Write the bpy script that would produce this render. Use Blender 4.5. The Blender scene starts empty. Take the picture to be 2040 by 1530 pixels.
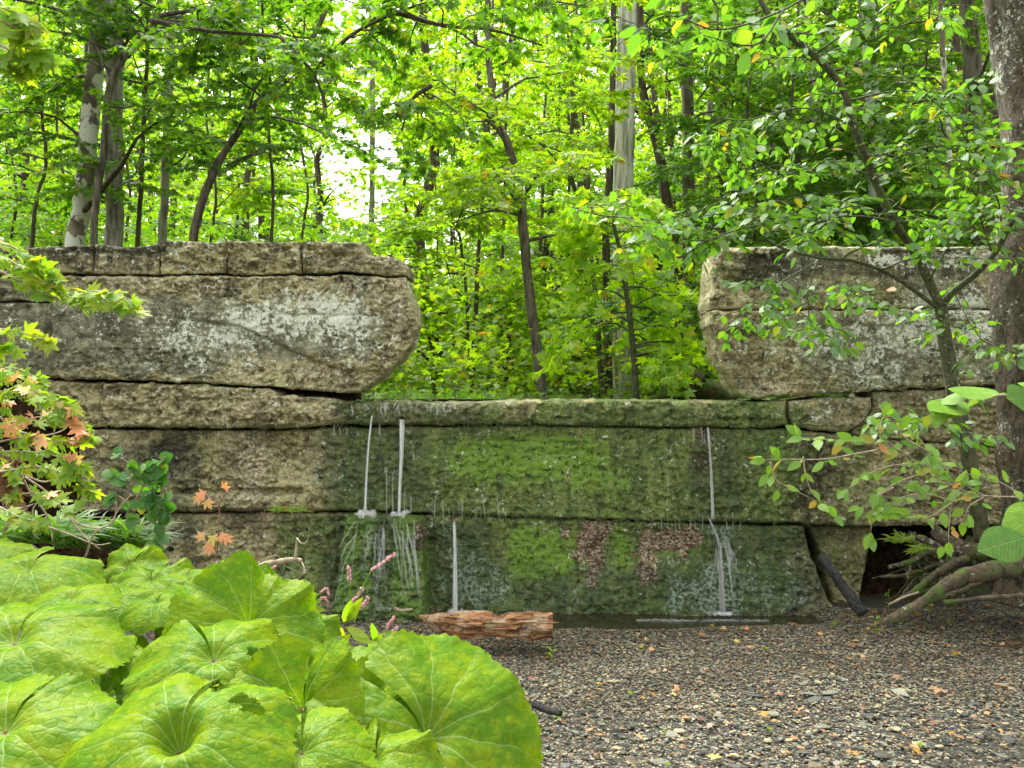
import bpy, math, random
import numpy as np
from mathutils import Matrix, Vector
rng = np.random.default_rng(11)
random.seed(5)
S = bpy.context.scene
COL = S.collection
F = 1700.0                      # focal length in photo pixels
CAMZ = 1.5
PI = math.pi

# ------------------------------------------------------------------ camera, sky, sun, exposure
cam = bpy.data.cameras.new('camera'); cam_o = bpy.data.objects.new('camera', cam); COL.objects.link(cam_o)
cam_o.location = (0, 0, CAMZ); cam_o.rotation_euler = (PI/2, 0, 0)
cam.sensor_width = 36; cam.lens = 36*F/2040; cam.clip_end = 400; cam.clip_start = 0.05
S.camera = cam_o
SUN_EL, SUN_AZ = math.radians(56), math.radians(-25)      # high, ahead and a little to the left
world = bpy.data.worlds.new('World'); S.world = world; world.use_nodes = True
wn = world.node_tree; wn.nodes.clear()
sky = wn.nodes.new('ShaderNodeTexSky'); sky.sky_type = 'NISHITA'; sky.sun_disc = False
sky.sun_elevation = SUN_EL; sky.sun_rotation = SUN_AZ; sky.dust_density = 6; sky.air_density = 1.0; sky.ozone_density = 1.0
hs = wn.nodes.new('ShaderNodeHueSaturation'); hs.inputs['Saturation'].default_value = 0.04   # white overcast
bg = wn.nodes.new('ShaderNodeBackground'); bg.inputs['Strength'].default_value = 0.15
wo = wn.nodes.new('ShaderNodeOutputWorld')
wn.links.new(sky.outputs[0], hs.inputs['Color']); wn.links.new(hs.outputs[0], bg.inputs[0]); wn.links.new(bg.outputs[0], wo.inputs[0])
sl = bpy.data.lights.new('sun', 'SUN'); sl.energy = 1.1; sl.angle = math.radians(28); sl.color = (1, .97, .84)
so = bpy.data.objects.new('sun', sl); COL.objects.link(so)
sd = Vector((math.sin(SUN_AZ)*math.cos(SUN_EL), math.cos(SUN_AZ)*math.cos(SUN_EL), math.sin(SUN_EL)))
so.rotation_euler = sd.to_track_quat('Z', 'Y').to_euler(); so.location = (0, 0, 30)
S.view_settings.view_transform = 'Standard'; S.view_settings.look = 'None'
S.view_settings.gamma = 1; S.view_settings.use_curve_mapping = False
S.view_settings.exposure = 2.12
S.cycles.max_bounces = 9; S.cycles.transparent_max_bounces = 12; S.cycles.caustics_reflective = False; S.cycles.caustics_refractive = False
S.cycles.transmission_bounces = 5; S.cycles.diffuse_bounces = 7
S.cycles.sample_clamp_indirect = 6

# ------------------------------------------------------------------ helpers
def W(px, py, Y): return np.array([(px-1020)/F*Y, Y, CAMZ-(py-765)/F*Y])
def WP(pts, Y=None): return np.array([W(*p) if Y is None else W(p[0], p[1], Y) for p in pts])

_perm = np.random.default_rng(3).permutation(256); _perm = np.concatenate([_perm, _perm, _perm])
_g = np.random.default_rng(4).normal(size=(256, 3)); _g /= np.linalg.norm(_g, axis=1)[:, None]
def pnoise(P):
    P = np.asarray(P, float); i = np.floor(P).astype(int); f = P-i; u = f*f*f*(f*(f*6-15)+10); i &= 255
    out = np.zeros(len(P))
    for dx in (0, 1):
        wx = u[:, 0] if dx else 1-u[:, 0]
        for dy in (0, 1):
            wy = u[:, 1] if dy else 1-u[:, 1]
            for dz in (0, 1):
                wz = u[:, 2] if dz else 1-u[:, 2]
                h = _perm[_perm[_perm[(i[:, 0]+dx) & 255]+((i[:, 1]+dy) & 255)]+((i[:, 2]+dz) & 255)]
                out += wx*wy*wz*(_g[h]*(f-[dx, dy, dz])).sum(1)
    return out*1.5
def fbm(P, octv=4, s=1.0, off=0.0):
    P = np.asarray(P)*s+off; a = 1.0; o = 0
    for k in range(octv): o = o+a*pnoise(P); P = P*2.03+7.1; a *= .5
    return o
_h = np.random.default_rng(9).random((256, 6))
def facets(X, Z, s, off=0):
    """chipped planes: each Voronoi cell is a tilted facet"""
    x = X*s+off; z = Z*s+off*.7; ix = np.floor(x).astype(int); iz = np.floor(z).astype(int)
    best = np.full(len(x), 9.0); val = np.zeros(len(x)); d2 = best.copy()
    for a in (-1, 0, 1):
        for b in (-1, 0, 1):
            h = _perm[_perm[(ix+a) & 255]+((iz+b) & 255)]; r = _h[h]
            dx = x-(ix+a+r[:, 0]); dz = z-(iz+b+r[:, 1]); d = dx*dx+dz*dz
            m = d < best
            d2 = np.where(m, best, np.minimum(d2, d)); best = np.where(m, d, best)
            val = np.where(m, (r[:, 2]-.5)*1.1+dx*(r[:, 3]-.5)*1.6+dz*(r[:, 4]-.5)*1.6, val)
    return val, np.sqrt(d2)-np.sqrt(best)
def sstep(a, b, x): t = np.clip((x-a)/(b-a), 0, 1); return t*t*(3-2*t)
def seg_dist(X, Z, poly):
    d = np.full(len(X), 1e9)
    for (a, b), (c, e) in zip(poly[:-1], poly[1:]):
        vx, vz = c-a, e-b; L = vx*vx+vz*vz+1e-12
        t = np.clip(((X-a)*vx+(Z-b)*vz)/L, 0, 1)
        d = np.minimum(d, (X-a-t*vx)**2+(Z-b-t*vz)**2)
    return np.sqrt(d)

class G:
    """collects geometry: verts and faces of any size, with a per-face tone"""
    def __init__(s): s.V = []; s.F = []; s.T = []; s.n = 0
    def add(s, V, *Fs, tone=None):
        V = np.asarray(V, float); s.V.append(V)
        for f in Fs:
            f = np.asarray(f, int)
            if len(f) == 0: continue
            s.F.append(f+s.n)
            s.T.append(np.full(len(f), .5) if tone is None else (np.full(len(f), float(tone)) if np.isscalar(tone) else np.asarray(tone)))
        s.n += len(V)
    def mesh(s, name, mat, origin=(0, 0, 0), smooth=True, vattr=None):
        V = np.concatenate(s.V)-np.asarray(origin)
        me = bpy.data.meshes.new(name)
        me.vertices.add(len(V)); me.vertices.foreach_set('co', V.astype(np.float32).ravel())
        sizes = np.concatenate([np.full(len(f), f.shape[1]) for f in s.F]); loops = np.concatenate([f.ravel() for f in s.F])
        me.loops.add(len(loops)); me.loops.foreach_set('vertex_index', loops.astype(np.int32))
        me.polygons.add(len(sizes)); st = np.concatenate([[0], np.cumsum(sizes)[:-1]])
        me.polygons.foreach_set('loop_start', st.astype(np.int32)); me.polygons.foreach_set('loop_total', sizes.astype(np.int32))
        me.polygons.foreach_set('use_smooth', np.full(len(sizes), smooth))
        me.update(calc_edges=True)
        a = me.attributes.new('tone', 'FLOAT', 'FACE'); a.data.foreach_set('value', np.concatenate(s.T).astype(np.float32))
        for k, v in (vattr or {}).items():
            a = me.attributes.new(k, 'FLOAT', 'POINT'); a.data.foreach_set('value', np.asarray(v, np.float32))
        if mat: me.materials.append(mat)
        return me
    def obj(s, name, mat, parent=None, smooth=True, vattr=None, **props):
        o0 = np.array(parent.location) if parent is not None else np.zeros(3)
        if parent is not None and parent.parent is not None: o0 = np.array(parent.parent.location)
        return link(name, s.mesh(name, mat, o0, smooth, vattr), parent, **props)
def link(name, me, parent=None, mtx=None, **props):
    o = bpy.data.objects.new(name, me); COL.objects.link(o)
    if parent is not None: o.parent = parent
    if mtx is not None: o.matrix_basis = mtx
    for k, v in props.items():
        if v: o[k] = v
    return o
def thing(name, loc, label, cat, group=None):
    o = bpy.data.objects.new(name, None); COL.objects.link(o); o.location = tuple(float(v) for v in loc); o.empty_display_size = .1
    o['label'] = label; o['category'] = cat
    if group: o['group'] = group
    return o

def smooth_path(P, n):
    P = np.asarray(P, float)
    if len(P) < 3: t = np.linspace(0, 1, n)[:, None]; return P[0]*(1-t)+P[-1]*t
    Q = np.vstack([2*P[0]-P[1], P, 2*P[-1]-P[-2]]); m = len(P)-1
    t = np.linspace(0, m-1e-6, n); i = t.astype(int); u = (t-i)[:, None]
    a, b, c, d = Q[i], Q[i+1], Q[i+2], Q[i+3]
    return .5*((2*b)+(-a+c)*u+(2*a-5*b+4*c-d)*u*u+(-a+3*b-3*c+d)*u**3)
def tube(P, R, sides=8, rough=0.0, freq=6.0, cap=True, seed=0.0):
    P = np.asarray(P, float); n = len(P); R = np.broadcast_to(np.asarray(R, float), (n,))
    T = np.gradient(P, axis=0); T /= np.linalg.norm(T, axis=1)[:, None]+1e-12
    up = np.array([0, 1, 0.03]) if abs(T[0][1]) < .9 else np.array([1, 0, .03])
    A = np.cross(T, up); A /= np.linalg.norm(A, axis=1)[:, None]+1e-12; B = np.cross(T, A)
    th = np.linspace(0, 2*PI, sides, endpoint=False)
    D = A[:, None, :]*np.cos(th)[None, :, None]+B[:, None, :]*np.sin(th)[None, :, None]
    V = (P[:, None, :]+D*R[:, None, None])
    if rough:
        Q = V.reshape(-1, 3)*[1, 1, .35]
        k = fbm(Q, 3, freq, seed)*rough
        V = V+D*(k.reshape(n, sides)*R[:, None])[:, :, None]
    V = V.reshape(-1, 3)
    i = np.arange(n-1)[:, None]*sides; j = np.arange(sides)[None, :]; j2 = (j+1) % sides
    Fq = np.stack([i+j, i+j2, i+sides+j2, i+sides+j], -1).reshape(-1, 4)
    if cap:
        V = np.vstack([V, P[0], P[-1]]); c0 = n*sides; jj = np.arange(sides); k2 = (jj+1) % sides
        Ft = np.vstack([np.stack([np.full(sides, c0), k2, jj], 1), np.stack([np.full(sides, c0+1), jj+(n-1)*sides, k2+(n-1)*sides], 1)])
        return V, Fq, Ft
    return V, Fq, np.zeros((0, 3), int)

# ------------------------------------------------------------------ node DSL and materials
class M:
    def __init__(s, name):
        s.m = bpy.data.materials.new(name); s.m.use_nodes = True; s.t = s.m.node_tree; s.t.nodes.clear()
        s.out = s.t.nodes.new('ShaderNodeOutputMaterial')
    def n(s, typ, ins=None, **pr):
        nd = s.t.nodes.new('ShaderNode'+typ)
        for k, v in pr.items(): setattr(nd, k, v)
        for k, v in (ins or {}).items():
            sk = nd.inputs[k]
            if hasattr(v, 'is_output') : s.t.links.new(v, sk)
            elif hasattr(v, 'outputs'): s.t.links.new(v.outputs[0], sk)
            else: sk.default_value = v
        return nd
    def math(s, op, a, b=0.0, c=0.0, clamp=False): return s.n('Math', {0: a, 1: b, 2: c}, operation=op, use_clamp=clamp).outputs[0]
    def mix(s, f, a, b):
        nd = s.t.nodes.new('ShaderNodeMix'); nd.data_type = 'RGBA'
        for k, v in ((0, f), (6, a), (7, b)):
            if hasattr(v, 'is_output'): s.t.links.new(v, nd.inputs[k])
            else: nd.inputs[k].default_value = v if k == 0 else (*v, 1)
        return nd.outputs[2]
    def attr(s, name): return s.n('Attribute', attribute_name=name).outputs['Fac']
    def ramp(s, f, stops, interp='LINEAR'):
        nd = s.n('ValToRGB', {0: f}); cr = nd.color_ramp; cr.interpolation = interp
        while len(cr.elements) < len(stops): cr.elements.new(.5)
        for e, (p, c) in zip(cr.elements, stops): e.position = p; e.color = (*c, 1) if len(c) == 3 else c
        return nd.outputs[0]
    def step(s, f, a, b):
        nd = s.n('MapRange', {0: f, 1: a, 2: b}, interpolation_type='SMOOTHSTEP'); return nd.outputs[0]
    def coord(s, scale=(1, 1, 1), rot=(0, 0, 0), which='Object'):
        tc = s.n('TexCoord'); return s.n('Mapping', {0: tc.outputs[which], 'Scale': scale, 'Rotation': rot}).outputs[0]
    def world(s, scale=(1, 1, 1)):
        g = s.n('NewGeometry'); return s.n('Mapping', {0: g.outputs['Position'], 'Scale': scale}).outputs[0]
    def noise(s, vec, sc, det=4, rough=.55, out=0): return s.n('TexNoise', {'Vector': vec, 'Scale': sc, 'Detail': det, 'Roughness': rough}).outputs[out]
    def vor(s, vec, sc, feature='F1', out=0): return s.n('TexVoronoi', {'Vector': vec, 'Scale': sc}, feature=feature).outputs[out]
    def bump(s, h, strength=.5, dist=.01): return s.n('Bump', {'Height': h, 'Strength': strength, 'Distance': dist}).outputs[0]
    def principled(s, col, rough=.8, nrm=None, **kw):
        ins = {'Base Color': col if hasattr(col, 'is_output') else (*col, 1), 'Roughness': rough}
        if nrm is not None: ins['Normal'] = nrm
        ins.update(kw); p = s.n('BsdfPrincipled', ins); s.t.links.new(p.outputs[0], s.out.inputs[0]); return s.m

def leaf_mat(name, stops, trans=.5, gloss=.035, tcol=(1.6, 1.65, .45), rough=.5):
    m = M(name)
    t = m.math('FRACT', m.math('ADD', m.attr('tone'), m.n('ObjectInfo').outputs['Random']))
    c = m.ramp(t, stops)
    tc = m.n('Mix', {0: 1.0, 6: c, 7: (*tcol, 1)}, data_type='RGBA', blend_type='MULTIPLY').outputs[2]
    d = m.n('BsdfDiffuse', {0: c}); tr = m.n('BsdfTranslucent', {0: tc})
    a = m.n('MixShader', {0: trans, 1: d.outputs[0], 2: tr.outputs[0]})
    g = m.n('BsdfGlossy', {0: (1, 1, 1, 1), 'Roughness': rough})
    b = m.n('MixShader', {0: gloss, 1: a.outputs[0], 2: g.outputs[0]})
    m.t.links.new(b.outputs[0], m.out.inputs[0]); return m.m
L_BRIGHT = leaf_mat('leaf_bright', [(0, (.19, .33, .015)), (.5, (.25, .40, .018)), (.93, (.31, .42, .025)), (.975, (.30, .26, .03)), (1, (.34, .17, .03))], .6)  # leaf colour raised to paint the backlit glow in the notch
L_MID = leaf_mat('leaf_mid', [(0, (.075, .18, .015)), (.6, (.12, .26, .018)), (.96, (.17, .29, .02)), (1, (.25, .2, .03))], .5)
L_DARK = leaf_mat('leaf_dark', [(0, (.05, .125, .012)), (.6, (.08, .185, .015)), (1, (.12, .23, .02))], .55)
L_FAR = leaf_mat('leaf_far', [(0, (.17, .32, .02)), (.5, (.23, .40, .024)), (1, (.30, .45, .04))], .6)  # far leaves lightened in colour to carry glow through dense crowns
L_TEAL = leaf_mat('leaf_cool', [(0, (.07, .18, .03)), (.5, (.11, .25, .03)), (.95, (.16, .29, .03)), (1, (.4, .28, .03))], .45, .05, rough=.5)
L_MAPLE = leaf_mat('leaf_maple_bright', [(0, (.13, .26, .015)), (.5, (.20, .32, .02)), (.9, (.27, .35, .02)), (1, (.3, .28, .03))], .5, .02)
L_ORANGE = leaf_mat('leaf_orange', [(0, (.66, .38, .15)), (.5, (.70, .30, .14)), (1, (.6, .48, .12))], .35, .04, (1.1, 1, .8))
L_YELLOW = leaf_mat('leaf_yellow', [(0, (.5, .3, .03)), (.5, (.45, .2, .02)), (1, (.5, .38, .06))], .4, .05, (1.1, 1, .6))
L_DEAD = leaf_mat('leaf_dead', [(0, (.28, .15, .07)), (.5, (.16, .07, .035)), (1, (.35, .22, .12))], .15, .05, (1, 1, 1))
L_ELM = leaf_mat('leaf_light', [(0, (.13, .27, .03)), (.5, (.17, .33, .03)), (.93, (.2, .34, .03)), (1, (.34, .3, .04))], .45, .03)

def bark(name, c1, c2, c3=None, patch=.5, vs=.18, sc=26, lich=0.0, bumpd=.012, moss=0.0):
    m = M(name); v = m.world((1, 1, vs)); w = m.world()
    n1 = m.noise(v, sc, 6, .65); n2 = m.noise(w, 3.5, 5, .6); n3 = m.noise(w, 40, 4, .7)
    c = m.mix(m.step(n1, .35, .62), c1, c2)
    if c3: c = m.mix(m.step(n2, patch-.02, patch+.02), c, c3)
    if lich: c = m.mix(m.step(m.math('ADD', n3, m.math('MULTIPLY', n2, .6)), 1.02-lich*.3, 1.06-lich*.3), c, (.42, .46, .36))
    if moss: c = m.mix(m.step(m.noise(w, 6, 5, .7), .62-moss*.3, .7-moss*.3), c, (.07, .12, .012))
    return m.principled(c, .85, m.bump(m.math('ADD', n1, m.math('MULTIPLY', n3, .3)), .9, bumpd))
B_DARK = bark('bark_dark', (.035, .026, .016), (.10, .075, .045))
B_BROWN = bark('bark_brown', (.045, .038, .024), (.17, .145, .095), sc=24, bumpd=.03)
B_GREY = bark('bark_grey', (.12, .11, .08), (.33, .31, .24), sc=24, bumpd=.02)
B_PALE = bark('bark_pale', (.26, .245, .18), (.8, .78, .64), vs=.12, sc=22, bumpd=.05)
B_SYC = bark('bark_sycamore', (.08, .065, .04), (.2, .17, .11), (.55, .57, .46), .49, .6, 12)
B_BEECH = bark('bark_smooth_pale', (.34, .38, .28), (.44, .48, .37), vs=.5, sc=5, bumpd=.003)
B_LICH = bark('bark_lichen', (.03, .023, .012), (.11, .088, .048), vs=.5, sc=34, lich=.36, bumpd=.03)
B_SAP = bark('bark_sapling', (.035, .038, .015), (.1, .1, .045), vs=.5, sc=40, lich=.25, bumpd=.004, moss=.2)
B_ROOT = bark('bark_root', (.035, .025, .014), (.11, .085, .045), vs=.7, sc=20, lich=.3, bumpd=.03, moss=.36)
B_TWIG = bark('bark_twig', (.22, .17, .11), (.4, .33, .22), vs=.7, sc=30, bumpd=.003)

# wall: weights for moss, lichen, wet, grey, bare come from the vertices, the shader breaks them up
def wall_material():
    m = M('weathered_concrete'); w = m.world(); ws = m.world((1, 1, 1.5)); wv = m.world((1, 1, .25))
    A = lambda a, n, k, lo, hi: m.step(m.math('ADD', m.attr(a), m.math('MULTIPLY', m.math('SUBTRACT', n, .5), k)), lo, hi)
    mul = lambda a, b: m.math('MULTIPLY', a, b)
    big = m.noise(w, 1.8, 5, .65); mid = m.noise(ws, 10, 7, .72); fine = m.noise(w, 48, 5, .75)
    vfine = m.noise(w, 130, 3, .7); streak = m.noise(wv, 14, 6, .65); blot = m.noise(w, 24, 4, .7)
    c = m.mix(m.step(mid, .38, .60), (.15, .135, .052), (.50, .46, .215))  # olive cast in these colours stands for green forest light
    c = m.mix(mul(m.step(big, .48, .62), .45), c, (.36, .34, .205))
    c = m.mix(mul(m.step(fine, .55, .6), .55), c, (.68, .64, .40))
    c = m.mix(mul(m.step(fine, .44, .38), .75), c, (.04, .036, .014))  # dark colour in the bump's low spots, painting shade into the pits
    ag = m.vor(w, 40, out=0); agc = m.n('SeparateColor', {0: m.vor(w, 40, out=1)})
    c = m.mix(mul(m.step(agc.outputs[0], .80, .84), m.step(ag, .5, .3)), c, m.mix(agc.outputs[1], (.50, .42, .25), (.62, .60, .48)))
    gc = m.mix(m.step(m.math('ADD', mid, mul(streak, .5)), .62, .88), (.14, .14, .075), (.37, .37, .225))
    gc = m.mix(mul(m.step(fine, .45, .38), .6), gc, (.03, .028, .018)); gc = m.mix(mul(m.step(blot, .58, .66), .5), gc, (.36, .33, .22))  # grey faces: low spots darkened in colour as pit shade
    c = m.mix(A('grey', big, 1.2, .35, .7), c, gc)
    b2 = m.noise(w, 3.2, 7, .75); c = m.mix(mul(m.step(b2, .53, .60), .72), c, m.mix(m.step(fine, .46, .56), (.035, .03, .014), (.17, .15, .07)))
    c = m.mix(mul(A('pale', mid, 1.6, .4, .8), .75), c, m.mix(m.step(fine, .47, .52), (.24, .19, .10), (.74, .68, .46)))
    c = m.mix(mul(A('stain_shade', streak, 1.8, .45, .9), .8), c, (.035, .032, .018))
    # moss: dull + vivid, broken by pit shade painted in dark colour and by bare flecks
    mo = m.math('ADD', m.attr('moss'), mul(m.math('SUBTRACT', mid, .5), 1.5)); mo = m.math('ADD', mo, mul(m.math('SUBTRACT', fine, .5), 2.2))
    mo = m.math('ADD', mo, mul(m.math('SUBTRACT', big, .5), .8)); mm = m.step(mo, .46, .56)
    mcol = m.mix(m.step(streak, .38, .62), (.07, .125, .024), (.17, .24, .045))
    mcol = m.mix(A('vivid', m.math('ADD', mul(streak, .5), mul(blot, .5)), 2.4, .4, .75), mcol, (.16, .31, .015))
    mcol = m.mix(mul(m.step(blot, .55, .6), .6), mcol, (.28, .31, .14)); mcol = m.mix(mul(m.step(blot, .44, .39), .85), mcol, (.02, .03, .010))
    mcol = m.mix(mul(m.step(vfine, .55, .6), .5), mcol, (.33, .36, .19))
    c = m.mix(mm, c, mcol)
    cool = A('cool', m.math('ADD', mul(streak, .7), mul(mid, .3)), 2.6, .4, .7)
    c = m.mix(mul(cool, .8), c, m.mix(m.step(fine, .47, .54), (.035, .11, .04), (.46, .54, .42)))
    # bare reddish pebbly patches
    bare = A('bare', m.math('ADD', mul(mid, .6), mul(blot, .4)), 2.4, .45, .6)
    peb = m.n('SeparateColor', {0: m.vor(ws, 62, out=1)}); pc = m.ramp(peb.outputs[1], [(0, (.045, .03, .016)), (.4, (.17, .12, .065)), (.75, (.34, .25, .15)), (1, (.55, .47, .34))])
    c = m.mix(bare, c, pc)
    # lichen crusts
    ln = m.noise(w, 34, 6, .8); l2 = m.noise(w, 9, 4, .6)
    li = m.math('ADD', mul(m.attr('lichen'), .13), m.math('ADD', ln, mul(m.math('SUBTRACT', l2, .5), .42)))
    c = m.mix(m.step(li, .625, .645), c, m.mix(m.step(vfine, .4, .6), (.66, .72, .52), (.88, .92, .76)))
    wet = A('wet', mid, .9, .4, .7)
    dk = m.n('Mix', {0: mul(wet, .55), 6: c, 7: (.30, .36, .33, 1)}, data_type='RGBA', blend_type='MULTIPLY').outputs[2]
    rough = m.math('SUBTRACT', .88, mul(wet, mul(m.step(fine, .35, .6), .72)))
    h = m.math('ADD', mul(fine, .9), m.math('ADD', mul(mid, .5), mul(vfine, .45)))
    return m.principled(dk, rough, m.bump(h, .75, .022))
WALL = wall_material()

def simple(name, c1, c2, sc, rough=.8, bumpd=.01, scale=(1, 1, 1), spec=.5):
    m = M(name); v = m.world(scale); n = m.noise(v, sc, 6, .65)
    return m.principled(m.mix(m.step(n, .35, .65), c1, c2), rough, m.bump(n, .8, bumpd), **{'Specular IOR Level': spec})
SOIL = simple('dark_soil', (.008, .005, .003), (.05, .03, .014), 22, 1, .03, spec=.1)
LITTER = simple('forest_floor', (.06, .045, .02), (.12, .13, .04), 6, .9, .03)
GRAVBED = simple('wet_shingle_base', (.02, .02, .017), (.09, .08, .055), 60, .7, .01)
BLACKWOOD = simple('charred_wood', (.006, .006, .006), (.055, .055, .052), 60, .6, .03, (1.6, 1.6, .5), spec=.3)
def stone_mat():
    m = M('slate_stone'); t = m.math('FRACT', m.math('ADD', m.attr('tone'), m.n('ObjectInfo').outputs['Random']))
    c = m.ramp(t, [(0, (.02, .02, .018)), (.13, (.06, .06, .05)), (.26, (.18, .17, .125)), (.42, (.33, .285, .165)), (.56, (.13, .10, .055)), (.66, (.42, .36, .21)), (.73, (.21, .22, .165)), (.84, (.36, .17, .055)), (.91, (.06, .062, .062)), (.985, (.46, .41, .28))], 'CONSTANT')
    n = m.noise(m.world(), 120, 4, .6)
    c = m.mix(m.math('MULTIPLY', m.step(n, .4, .7), .3), c, (.25, .23, .16))
    c = m.n('Mix', {0: m.step(m.noise(m.world((.7, 1.4, 1)), 1.3, 4, .6), .45, .62), 6: c, 7: (.68, .66, .62, 1)}, data_type='RGBA', blend_type='MULTIPLY').outputs[2]
    return m.principled(c, .5, m.bump(n, .4, .003))
STONE = stone_mat()

# ------------------------------------------------------------------ terrain
def terrain(x, y):
    z = -.115+.02*fbm(np.stack([x, y, 0*x], 1), 3, .9)
    z = z+.22*sstep(2.6, 5.0, x)*sstep(3.5, 5.6, y)+.35*sstep(4, 9, x)
    z = z+.30*sstep(-1.2, -3.2, x)+.03*sstep(1.0, 2.2, x)
    z = z-.05*sstep(5.55, 5.75, y)*sstep(-.2, .1, x)*sstep(2.25, 2.0, x)      # shallow pool basin
    b = 1.20+.012*(y-6)+.05*fbm(np.stack([x, y, 0*x], 1), 3, .5)
    b = b+sstep(2.2, 9, x)*2.6*sstep(6.6, 12, y)+sstep(14, 60, y)*9*sstep(-12, 8, x)+sstep(20, 90, y)*4
    b = b+sstep(-3, -12, x)*1.2
    hol = .75*sstep(2.2, 2.35, x)*sstep(5.2, 5.0, x); k = sstep(6.28+hol, 6.36+hol, y)
    return z*(1-k)+b*k
def ground_sheet():
    xs = np.unique(np.concatenate([np.linspace(-90, -8, 24), np.linspace(-8, 8, 110), np.linspace(8, 90, 24)]))
    ys = np.unique(np.concatenate([np.linspace(-60, 0, 16), np.linspace(0, 8, 90), np.linspace(8, 30, 50), np.linspace(30, 150, 30)]))
    X, Y = np.meshgrid(xs, ys); x = X.ravel(); y = Y.ravel(); z = terrain(x, y)
    nx, ny = len(xs), len(ys); i = np.arange(ny-1)[:, None]*nx; j = np.arange(nx-1)[None, :]
    Fq = np.stack([i+j, i+j+1, i+nx+j+1, i+nx+j], -1).reshape(-1, 4)
    m = M('ground_surface'); w = m.world(); n = m.noise(w, 55, 6, .7); n2 = m.noise(w, 2, 5, .6)
    front = m.step(m.n('SeparateXYZ', {0: w}).outputs[1], 6.25, 6.35)
    shing = m.mix(m.step(n, .35, .65), (.02, .02, .016), (.11, .10, .07))
    lit = m.mix(m.step(n2, .42, .6), (.05, .038, .018), (.075, .11, .02))
    lit = m.mix(m.step(n, .55, .65), lit, (.14, .09, .04))
    mat = m.principled(m.mix(front, shing, lit), .8, m.bump(n, .8, .02))
    g = G(); g.add(np.stack([x, y, z], 1), Fq); g.obj('ground', mat, kind='structure')
ground_sheet()

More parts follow.
